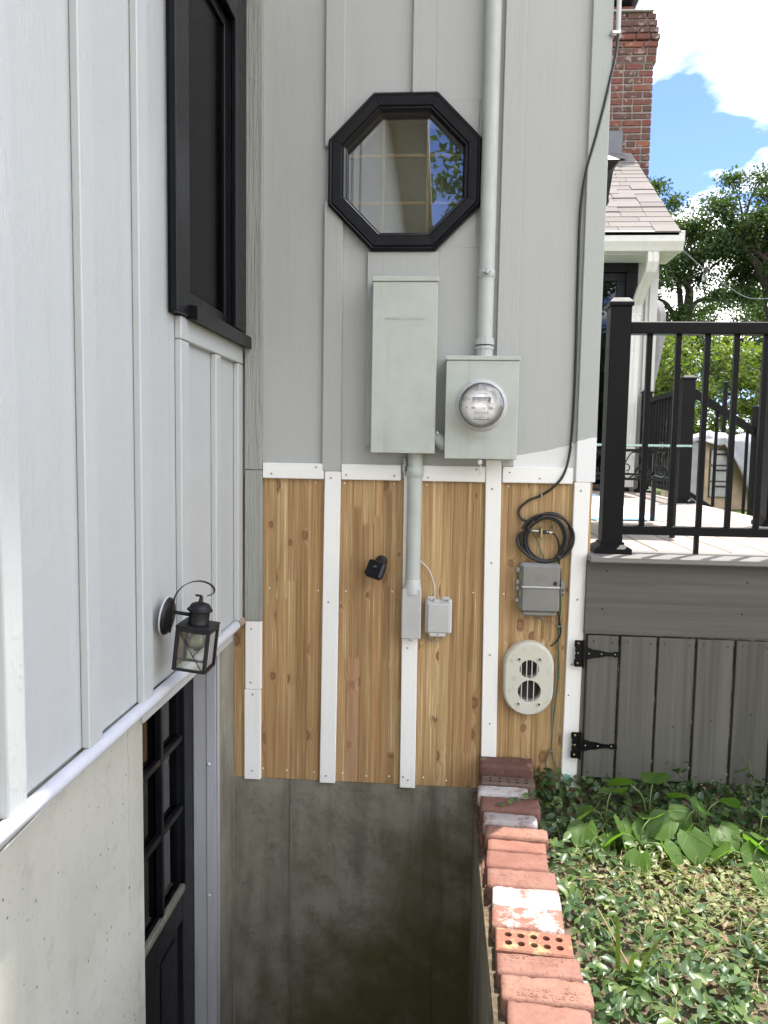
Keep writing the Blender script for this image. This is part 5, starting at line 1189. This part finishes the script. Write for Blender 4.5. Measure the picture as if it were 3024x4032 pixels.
obj('pane', MB().box(lx-.045, lx+.045, ly-.040, ly-.039, 2.412, 2.529), 'glass_lantern', t)
obj('base', MB().loft([[(lx-.006, ly-.006, 2.352), (lx+.006, ly-.006, 2.352), (lx+.006, ly+.006, 2.352), (lx-.006, ly+.006, 2.352)], [(lx-.052, ly-.052, 2.395), (lx+.052, ly-.052, 2.395), (lx+.052, ly+.052, 2.395), (lx-.052, ly+.052, 2.395)], [(lx-.052, ly-.052, 2.409), (lx+.052, ly-.052, 2.409), (lx+.052, ly+.052, 2.409), (lx-.052, ly+.052, 2.409)]], True, True, False), 'lantern', t)

# ------------------------------------------------------------------ back yard furniture
t = thing('patio_umbrella', 'closed patio umbrella in a grey cover behind the wing corner', 'umbrella', (2.30, 6.0, .64))
rings = []
for z, r_, dx in ((1.75, .05, 0), (2.1, .08, .0), (2.3, .10, .01), (2.6, .125, .02), (2.85, .12, .03), (2.98, .09, .02), (3.03, .03, 0)):
    rings.append([(2.30+dx+r_*(1+.14*math.sin(5*a+z*3))*math.cos(a), 6.0+r_*(1+.14*math.sin(5*a+z*3))*math.sin(a), z) for a in [2*math.pi*i/20 for i in range(20)]])
obj('cover', MB().loft(rings), 'umbrella', t); obj('pole', MB().tube([(2.30, 6.0, .64), (2.30, 6.0, 1.80)], .024, 10), 'rail', t)
GY = 6.4
t = thing('outdoor_kitchen', 'outdoor cabinet with steel drawers partly covered by a silver tarp', 'cabinet', (3.2, GY+.2, .64))
obj('cabinet', MB().box(2.82, 5.2, GY+.05, GY+.75, .645, 1.50, .01), 'wood_tan', t)
obj('fridge_door', MB().box(2.84, 3.095, GY, GY+.049, .70, 1.46, .008), 'steel', t)
obj('handle', MB().tube([(2.895, GY-.03, .80), (2.895, GY-.03, 1.38)], .010, 8), 'steel', t)
obj('side_panel', MB().box(3.10, 3.145, GY-.02, GY+.049, .66, 1.50, .004), 'wood_tan', t)
for i, z in enumerate((.80, .99, 1.18)):
    dw = obj('drawer', MB().box(3.175, 3.42, GY+.012, GY+.049, z, z+.175, .004), 'steel', t); obj('handle', MB().box(3.24, 3.36, GY-.008, GY+.0115, z+.115, z+.135, .003), 'lantern', dw)
# draped tarp
tp = MB(); nx_ = 44; prof_ = [(.86, 1.50), (.55, 1.54), (.10, 1.55), (-.02, 1.52), (-.05, 1.40), (-.06, 1.25), (-.07, 1.10), (-.08, .95), (-.09, .80)]
for i in range(nx_+1):
    x = 2.70+2.6*i/nx_
    dropf = .12+.04*math.sin(i*.9) if x < 3.30 else min(1, .12+(x-3.30)*2.6)
    for j, (dy, z) in enumerate(prof_):
        zz_ = z if j < 4 else 1.52-(1.52-z)*dropf
        tp.v.append((x, GY+dy-.02-.03*math.sin(i*1.3+j*.5)*(j > 3), zz_+.03*math.sin(i*.7+j)*(j < 4)+.02*math.sin(i*1.9)*(j < 4)))
tp.f = [(i*9+j, (i+1)*9+j, (i+1)*9+j+1, i*9+j+1) for i in range(nx_) for j in range(8)]; tp.sm = [True]*len(tp.f)
tpo = obj('tarp_cover', tp, 'tarp'); md = tpo.modifiers.new('solid', 'SOLIDIFY'); md.thickness = .006; tag(tpo, 'silver grey tarp draped over the outdoor cabinet', 'tarp')
t = thing('string_lights', 'string light cable with hanging bulb stretched from the gutter end', 'string lights', (2.6, 5.0, 3.0))
obj('cable', MB().tube(spline([(2.03, 4.10, 3.10), (2.45, 4.7, 3.045), (2.86, 5.2, 2.98), (3.35, 5.8, 2.99), (4.2, 6.6, 3.2)], 8), .0055, 6), 'cable', t)
for x, y, z in ((2.455, 4.72, 3.045), (3.6, 6.05, 3.04)):
    sk = obj('socket', MB().lathe([(.018, 0), (.020, -.015), (.018, -.05)], (x, y, z+.03), (0, 0, 1), 12), 'black_rubber', t)
    obj('bulb', MB().lathe([(.016, 0), (.024, -.025), (.028, -.045), (.024, -.066), (.010, -.078), (.0001, -.08)], (x, y, z-.02), (0, 0, 1), 14), 'bulb', sk)
t = thing('garden_post', 'thin black garden post standing behind the stair rail', 'post', (3.86, 8.0, .6)); post(t, 3.86, 8.0, .6, 2.27, .026, False)

# ------------------------------------------------------------------ plants
def leaf_cloud(name, mat, pos, nrm, size, aspect=.5, fold=.25, parent=None, shape='leaf'):
    """many single leaves, each a small folded blade of its own, in one mesh"""
    n = len(pos); rg_ = np.random.default_rng(n+3)
    nrm = nrm/np.linalg.norm(nrm, axis=1, keepdims=True)
    a = rg_.normal(size=(n, 3)); u = a-nrm*(a*nrm).sum(1, keepdims=True); u /= np.linalg.norm(u, axis=1, keepdims=True); w = np.cross(nrm, u)
    s = size[:, None]
    if shape == 'quad':     # far foliage: one folded diamond
        pts = [(-.5, 0, 0), (0, aspect*.5, fold*.3), (.5, 0, -.08), (0, -aspect*.5, fold*.3)]; fc = [(0, 1, 2), (0, 2, 3)]
    else:
        pts = [(-.5, 0, 0), (-.22, aspect*.42, fold*.18), (.14, aspect*.46, fold*.20), (.5, 0, -.12), (.14, -aspect*.46, fold*.20), (-.22, -aspect*.42, fold*.18), (-.22, 0, 0), (.14, 0, .0)]
        fc = [(0, 6, 1), (6, 7, 2, 1), (7, 3, 2), (0, 5, 6), (5, 4, 7, 6), (4, 3, 7)]
    k = len(pts)
    V = np.stack([pos+s*(u*p[0]+w*p[1]+nrm*p[2]) for p in pts], 1).reshape(-1, 3)
    loops = []; starts = []; tot = []; base = np.arange(n)*k
    F = []
    nl = sum(len(f) for f in fc)
    idx = np.concatenate([np.array(f) for f in fc]); L = (base[:, None]+idx[None, :]).reshape(-1)
    lens = np.array([len(f) for f in fc]); lt = np.tile(lens, n); ls = np.concatenate([[0], np.cumsum(lt)[:-1]])
    me = bpy.data.meshes.new(name); me.vertices.add(len(V)); me.loops.add(len(L)); me.polygons.add(len(lt))
    off = np.array(ORG[parent.name]) if parent is not None else np.zeros(3)
    me.vertices.foreach_set('co', (V-off).ravel()); me.loops.foreach_set('vertex_index', L); me.polygons.foreach_set('loop_start', ls); me.polygons.foreach_set('loop_total', lt)
    me.materials.append(MT[mat]); me.update(); me.validate()
    o = bpy.data.objects.new(name, me); COL.objects.link(o); o.parent = parent; ORG[o.name] = Vector(off); return o
def tree(base, h, crowns, nleaf, lsize, mat, label, trunk_r=.16, lean=(0, 0), fork=.45, seed=1, group=None, spread=.35, nclump=60):
    """tapered trunk, forking limbs that reach the clumps, leaves in clumps round the twig ends"""
    rr = random.Random(seed); rn = np.random.default_rng(seed)
    t = thing('tree', label, 'tree', base, group)
    B = Vector(base); F = B+Vector((lean[0], lean[1], h*fork)); mb = MB()
    mb.tube(spline([B, B.lerp(F, .4)+Vector((rr.uniform(-.1, .1), 0, 0)), F], 5), [trunk_r*(1-.045*i) for i in range(11)], 10)
    cl = []; w_ = np.array([c[3]*c[4]*c[5] for c in crowns]); w_ = w_/w_.sum()
    for c in crowns:
        m = max(4, int(nclump*c[3]*c[4]*c[5]/sum(q[3]*q[4]*q[5] for q in crowns)))
        for _ in range(m):
            d = rn.normal(size=3); d /= np.linalg.norm(d); r_ = rn.uniform(.35, 1)**.5
            cl.append(Vector((c[0]+d[0]*r_*c[3], c[1]+d[1]*r_*c[4], c[2]+d[2]*r_*c[5])))
    mains = []
    for k in range(6):
        tgt = cl[int(k*len(cl)/6)]; e = F.lerp(tgt, .62)+Vector((0, 0, .12*h*.2)); mid = F.lerp(e, .5)+Vector((rr.uniform(-.25, .25), rr.uniform(-.2, .2), .10*h*.3))
        pts = spline([F-Vector((0, 0, .15)), mid, e], 5); mains.append(pts); mb.tube(pts, [trunk_r*(.50-.033*i) for i in range(11)], 7)
    for c in cl:
        src = min((p for pts in mains for p in pts[3:]), key=lambda p: (p-c).length)
        mid = src.lerp(c, .5)+Vector((rr.uniform(-.12, .12), rr.uniform(-.12, .12), rr.uniform(0, .16)))
        mb.tube(spline([src, mid, c], 3), [trunk_r*(.15-.018*i) for i in range(7)], 5)
    obj('trunk', mb, 'bark', t)
    per = nleaf//len(cl); pos = []
    for c in cl:
        q_ = rn.normal(size=(per, 3)); q_ = q_/np.linalg.norm(q_, axis=1, keepdims=True)*rn.uniform(.15, 1.55, (per, 1))*np.array([spread, spread, spread*.6])*rn.uniform(.75, 1.2); pos.append(np.array(c)+q_)
    pos = np.concatenate(pos); nr = rn.normal(size=pos.shape)*.8+np.array([0, 0, .7])
    leaf_cloud('crown', mat, pos, nr, rn.uniform(.65, 1.25, len(pos))*lsize, .55, .4, t, 'quad'); return t
grp = 'trees behind the deck'
tree((5.35, 15.0, .5), 7, [(4.6, 15.2, 6.0, 1.3, 1.2, 1.3), (5.5, 15.0, 4.9, 1.6, 1.2, 1.0), (3.4, 15.2, 4.6, 1.2, 1.2, 1.6)], 30000, .085, 'leaf_tree', 'dark leafy tree with a forked trunk right of the white gutter', .15, (.0, 0), .52, 3, grp, .34, 70)
tree((6.75, 14.5, .5), 7.5, [(6.3, 14.6, 6.2, 1.3, 1.2, 1.0), (7.5, 14.5, 6.0, 1.2, 1.2, 1.2), (5.7, 14.6, 5.7, .7, .9, .6)], 26000, .085, 'leaf_tree', 'tall tree with thick dark leaning trunk near the right picture edge', .24, (.35, 0), .48, 5, grp, .34, 60)
tree((8.4, 15.5, .5), 8, [(8.2, 15.5, 5.2, 1.0, 1.4, 2.0), (8.6, 15.5, 3.5, 1.2, 1.2, 1.4)], 20000, .09, 'leaf_tree', 'dark tree cut by the right picture edge', .22, (-.1, 0), .5, 8, grp, .4, 40)
tree((2.6, 17.5, .5), 7.5, [(3.2, 17.5, 5.5, 1.6, 1.3, 2.0), (4.6, 17.5, 3.2, 1.8, 1.2, 1.3)], 28000, .10, 'leaf_tree', 'dense dark tree just behind the far wing corner', .2, (.2, 0), .5, 12, grp, .45, 60)
tree((6.3, 21, .5), 5, [(5.0, 21, 3.1, 2.2, 1.0, .9), (8.2, 21, 3.3, 2.6, 1.0, 1.1), (11, 21, 4.4, 2, 1, 1.6), (6.6, 21.5, 4.7, 2.2, 1, .9), (9.0, 21.5, 5.2, 1.8, 1, 1.0)], 38000, .12, 'leaf_mid', 'mid green hedge tree far behind the forked trunk', .2, (0, 0), .4, 17, grp, .5, 105)
tree((3.7, 10.2, .5), 3, [(3.45, 10.2, 2.75, .75, .7, .75), (4.3, 10.0, 2.1, .8, .7, .7), (4.9, 10.2, 2.9, .55, .6, .5), (3.4, 10.0, 1.6, .8, .6, .6)], 11000, .09, 'leaf_lime', 'small sunlit lime green tree beyond the deck stairs', .05, (.1, 0), .35, 23, grp, .24, 70)
# trees behind the photographer: they show only in the octagonal pane
grp2 = 'trees mirrored in the octagonal window'
tree((1.6, -13.0, -.1), 9, [(1.1, -12.0, 6.0, 1.5, 1.2, 1.4), (1.5, -11.5, 4.0, .9, 1.0, .8), (.8, -12.4, 8.4, 1.0, 1.1, 1.0)], 2600, .20, 'leaf_mid', 'leafy tree mirrored in the right half of the octagonal pane', .2, (.3, 0), .5, 31, grp2, .42, 40)
tree((5.5, -16.0, -.1), 9, [(5.2, -16, 6.0, 2.6, 2.0, 2.6), (3.9, -16, 3.4, 2.0, 1.5, 1.5)], 5000, .24, 'leaf_tree', 'tree mirrored at the right edge of the octagonal pane', .25, (0, 0), .5, 37, grp2, .6, 50)

# periwinkle ground cover
rn = np.random.default_rng(5)
def scatter(n, fn):
    out = []
    while len(out) < n:
        x, y = rn.uniform(.37, 2.2), rn.uniform(-1.75, .05)
        p = fn(x, y)
        if rn.uniform() < p: out.append((x, y))
    return np.array(out)
def bare(x, y):      # the trampled middle
    d = ((x-.83)/.36)**2+((y+.62)/.27)**2; return math.exp(-d*1.1)
def dens(x, y):
    p = 1-.97*bare(x, y)**.8
    if x < .40: p *= .5
    return max(p, .03)
xy = scatter(9200, dens); n = len(xy)
hz = np.array([(.055+.05*max(0, (y+.35)/.35) if y > -.35 else .055)*(1-.75*bare(x, y)) for x, y in xy])
pos = np.c_[xy, np.array([gz(x, y) for x, y in xy])+rn.uniform(.10, 1, n)*hz+.008]
nr = rn.normal(size=(n, 3))*np.array([.55, .55, .2])+np.array([0, -.15, 1.0])
tag(leaf_cloud('periwinkle', 'leaf_vinca', pos, nr, rn.uniform(.024, .048, n), .52, .5), 'dark glossy periwinkle ground cover beside the bricks', 'ground cover', kind='stuff')
xy = scatter(2000, lambda x, y: bare(x, y)*.9+.04); n = len(xy)
pos = np.c_[xy, np.array([gz(x, y) for x, y in xy])+rn.uniform(.006, .030, n)]; nr = rn.normal(size=(n, 3))*np.array([.5, .5, .1])+np.array([0, 0, 1.0])
tag(leaf_cloud('trampled_leaves', 'leaf_vinca_pale', pos, nr, rn.uniform(.016, .036, n), .5, .5), 'pale trampled leaves in the middle of the bed', 'ground cover', kind='stuff')
xy = scatter(1100, lambda x, y: .35+bare(x, y)*.5 if y > -.3 else .2+bare(x, y)*.7); n = len(xy)
pos = np.c_[xy, np.array([gz(x, y) for x, y in xy])+rn.uniform(.003, .016, n)]; nr = rn.normal(size=(n, 3))*np.array([.35, .35, .1])+np.array([0, 0, 1.0])
tag(leaf_cloud('leaf_litter', 'litter', pos, nr, rn.uniform(.015, .045, n), .6, .6), 'dry brown leaf litter on the soil', 'leaf litter', kind='stuff')
stx = MB()
for _ in range(230):
    while True:
        x, y = rn.uniform(.42, 1.5), rn.uniform(-1.4, -.15)
        if rn.uniform() < bare(x, y)+.12: break
    a = rn.uniform(0, 6.28); l_ = rn.uniform(.04, .13); z = gz(x, y)+.012; c, s_ = math.cos(a), math.sin(a); k = rn.uniform(-.6, .6)
    stx.tube([(x, y, z+rn.uniform(0, .02)), (x+c*l_*.5-s_*l_*.15*k, y+s_*l_*.5+c*l_*.15*k, z+rn.uniform(.01, .035)), (x+c*l_, y+s_*l_, z+rn.uniform(0, .03))], [.0010, .0009, .0006], 4)
tag(obj('bare_stems', stx, 'straw'), 'straw coloured bare stems lying in the trampled bed', 'stems', kind='stuff')
rnm = MB()
for _ in range(260):
    x, y = rn.uniform(.40, 1.6), rn.uniform(-1.6, -.05); a = rn.uniform(0, 6.28); l_ = rn.uniform(.06, .16); z = gz(x, y)+.01; c, s_ = math.cos(a), math.sin(a); h1 = rn.uniform(.03, .075)
    rnm.tube(spline([(x, y, z), (x+c*l_*.35, y+s_*l_*.35, z+h1), (x+c*l_*.7, y+s_*l_*.7, z+h1*.9), (x+c*l_, y+s_*l_, z+h1*.4)], 3), .0011, 4)
tag(obj('runners', rnm, 'stem'), 'thin green runners tangled through the periwinkle', 'stems', kind='stuff')
# broad-leaved plants
def broad_leaf(L_, W_, cup, droop, seed):
    """heart-shaped leaf, 0..L along +x, veined by folds"""
    rr = random.Random(seed); mb = MB(); nu, nv = 8, 6
    for i in range(nu+1):
        u = i/nu; hw_ = W_*.5*(math.sin(math.pi*min(u*1.05+.10, 1))**.75)*(1.06-.25*u)
        for j in range(-nv//2, nv//2+1):
            v = j/(nv/2); back = -.16*L_*abs(v)*(1-u)**3
            mb.v.append((u*L_+back, v*hw_+.004*math.sin(u*9+seed), cup*abs(v)**1.3*hw_-droop*u*u*L_+.003*math.sin(6*v+5*u+seed)))
    mb.f = [(i*(nv+1)+j, (i+1)*(nv+1)+j, (i+1)*(nv+1)+j+1, i*(nv+1)+j+1) for i in range(nu) for j in range(nv)]; mb.sm = [True]*len(mb.f)
    return mb
lm = []
for k in range(5):
    me = shared('leaf', broad_leaf(.108, .108, .25+.1*(k % 3), .10+.1*(k % 2), k), 'leaf_broad'); lm.append(me)
def broad_plant(x, y, leaves, label, seed):
    y -= .07; rr = random.Random(seed); t = thing('broadleaf_plant', label, 'plant', (x, y, gz(x, y)), 'broad leaved weeds in front of the gate'); zb = gz(x, y)
    for k, (dx, dy, dz, yaw, pitch, roll, sc) in enumerate(leaves):
        dz *= .85; e = Vector((x+dx, y+dy, zb+dz)); m_ = Vector((x+dx*.35, y+dy*.35, zb+dz*.75))
        obj('stalk', MB().tube(spline([(x, y, zb), m_, e], 5), [.0030-.0001*i for i in range(11)], 6), 'stem', t)
        place('leaf', lm[(k+seed) % 5], t, e, (R(roll), R(pitch), R(yaw)), (sc, sc, sc))
broad_plant(.60, -.20, [(-.05, -.02, .10, 200, 25, 20, .85), (.02, .02, .155, 40, 10, -20, .9), (-.09, -.10, .085, 250, 30, 10, 1.0), (.03, -.10, .105, 280, 35, -30, 1.05), (-.02, -.14, .06, 230, 40, 30, .8)], 'broad leaved weed nearest the bricks with dark translucent leaves', 1)
broad_plant(.76, -.16, [(-.06, .03, .165, 150, 12, 25, .95), (.02, .04, .175, 60, -10, -10, 1.05), (.05, -.06, .11, 320, 30, 25, 1.0), (-.04, -.12, .09, 255, 30, -20, 1.0)], 'broad leaved weed with tall stalks before the second plank', 2)
broad_plant(.93, -.20, [(-.04, .03, .15, 130, 15, 20, .9), (.06, .02, .145, 20, 20, -25, .95), (.02, -.10, .10, 290, 25, 15, 1.0), (-.08, -.08, .09, 220, 35, 15, .9), (.10, -.12, .07, 330, 30, -20, 1.1)], 'bright broad leaved weed in the middle of the clump', 3)
broad_plant(1.10, -.26, [(.02, .03, .13, 60, 20, 10, .95), (.08, -.06, .09, 330, 30, 25, 1.1), (-.05, -.10, .07, 250, 30, -25, 1.1), (.12, -.02, .075, 10, 35, 10, 1.05), (.05, -.18, .045, 285, 20, 10, 1.1)], 'broad leaved weed at the right end of the clump', 4)
broad_plant(.68, -.34, [(-.06, -.02, .085, 190, 30, 25, .95), (.04, .03, .12, 70, 10, -10, .9), (.06, -.07, .075, 310, 40, -20, 1.0), (-.02, -.10, .06, 240, 35, 15, .9)], 'low broad leaved weed leaning over the trampled leaves', 5)
broad_plant(1.02, -.40, [(-.07, 0, .08, 180, 30, 10, 1.0), (.05, .04, .10, 50, 15, -15, .95), (.09, -.05, .06, 330, 35, 20, 1.1), (0, -.09, .05, 270, 30, -10, 1.05)], 'broad leaved weed flopping towards the trampled middle', 6)
broad_plant(.84, -.27, [(.05, .02, .14, 40, 20, 25, .85), (-.05, -.03, .115, 200, 25, -30, 1.0), (.0, -.08, .095, 285, 45, 10, 1.05)], 'pale broad leaved weed with cupped leaves', 7)
# periwinkle shoots climbing the gate
for x, y, h_, sd_, lb_ in ((.905, -.075, .20, 1, 'leafy shoot standing before the third gate plank'), (1.16, -.08, .22, 2, 'leafy shoot standing before the fifth gate plank'), (1.28, -.10, .20, 3, 'tall leafy shoot at the right picture edge before the gate'), (1.06, -.07, .12, 4, 'short leafy shoot between the taller ones at the gate'), (.43, -.03, .13, 5, 'leafy shoot climbing the cedar beside the brick stack')):
    rr = np.random.default_rng(sd_); t = thing('periwinkle_shoot', lb_, 'plant', (x, y, gz(x, y)), 'upright shoots against the wall'); z0 = gz(x, y)
    obj('stem', MB().tube(spline([(x, y, z0), (x+.015, y, z0+h_*.5), (x-.01, y-.01, z0+h_)], 5), .0016, 5), 'stem', t)
    n = 22; f = rr.uniform(.1, 1, n); pos = np.c_[x+rr.normal(size=n)*.026, y+rr.normal(size=n)*.016-.008, z0+f*h_]; leaf_cloud('foliage', 'leaf_mid', pos, rr.normal(size=(n, 3))*.6+np.array([0, -.5, .7]), rr.uniform(.026, .04, n), .5, .5, t)
# sprig lying over the bricks
t = thing('periwinkle_sprig', 'sprig of periwinkle lying across the red brick', 'plant', (.33, -.25, .075))
obj('stem', MB().tube(spline([(.385, -.22, .070), (.340, -.262, .108), (.300, -.282, .104), (.255, -.305, .096), (.225, -.322, .093)], 5), .0014, 5), 'stem', t)
pp_ = np.array([(.352, -.245, .112), (.338, -.268, .114), (.325, -.256, .110), (.318, -.276, .112), (.288, -.290, .106), (.272, -.288, .106), (.262, -.305, .102), (.228, -.322, .100)]); leaf_cloud('foliage', 'leaf_vinca', pp_, np.array([(.1, -.4, 1)]*8)+np.random.default_rng(1).normal(size=(8, 3))*.25, np.array([.036, .034, .03, .034, .03, .028, .026, .034]), .55, .4, t)
# long grass blades at the bottom of the picture
for k, (x, y, dx, dy, h_, lb_) in enumerate(((.475, -1.03, -.012, .02, .155, 'upright grass blade at the bottom picture edge'), (.510, -1.06, .12, .02, .125, 'long arching grass blade bending right at the bottom edge'), (.49, -1.05, .035, -.02, .09, 'short grass blade between the two long ones'))):
    gb = MB(); sp_ = spline([(x, y, gz(x, y)), (x+dx*.25, y+dy*.3, h_*.62), (x+dx*.6, y+dy*.6, h_), (x+dx, y+dy, h_*.82)], 6); nn_ = len(sp_)
    for i, p in enumerate(sp_):
        hw_ = .0058*(1-(i/(nn_-1))**2.2)+.0004; gb.v += [(p.x-hw_, p.y, p.z+.001), (p.x, p.y+.0015, p.z-.0008), (p.x+hw_, p.y, p.z+.001)]
    gb.f = [(3*i+j, 3*i+j+1, 3*i+j+4, 3*i+j+3) for i in range(nn_-1) for j in (0, 1)]; gb.sm = [True]*len(gb.f)
    tag(obj('grass_blade', gb, 'leaf_lime'), lb_, 'grass blade', 'grass blades by the bricks')
tag(obj('dry_twig', MB().tube(spline([(.455, -.86, .075), (.475, -.93, .055), (.505, -1.06, .03)], 5), [.0022]*11, 6), 'litter'), 'thin dry brown twig leaning beside the bricks', 'twig')
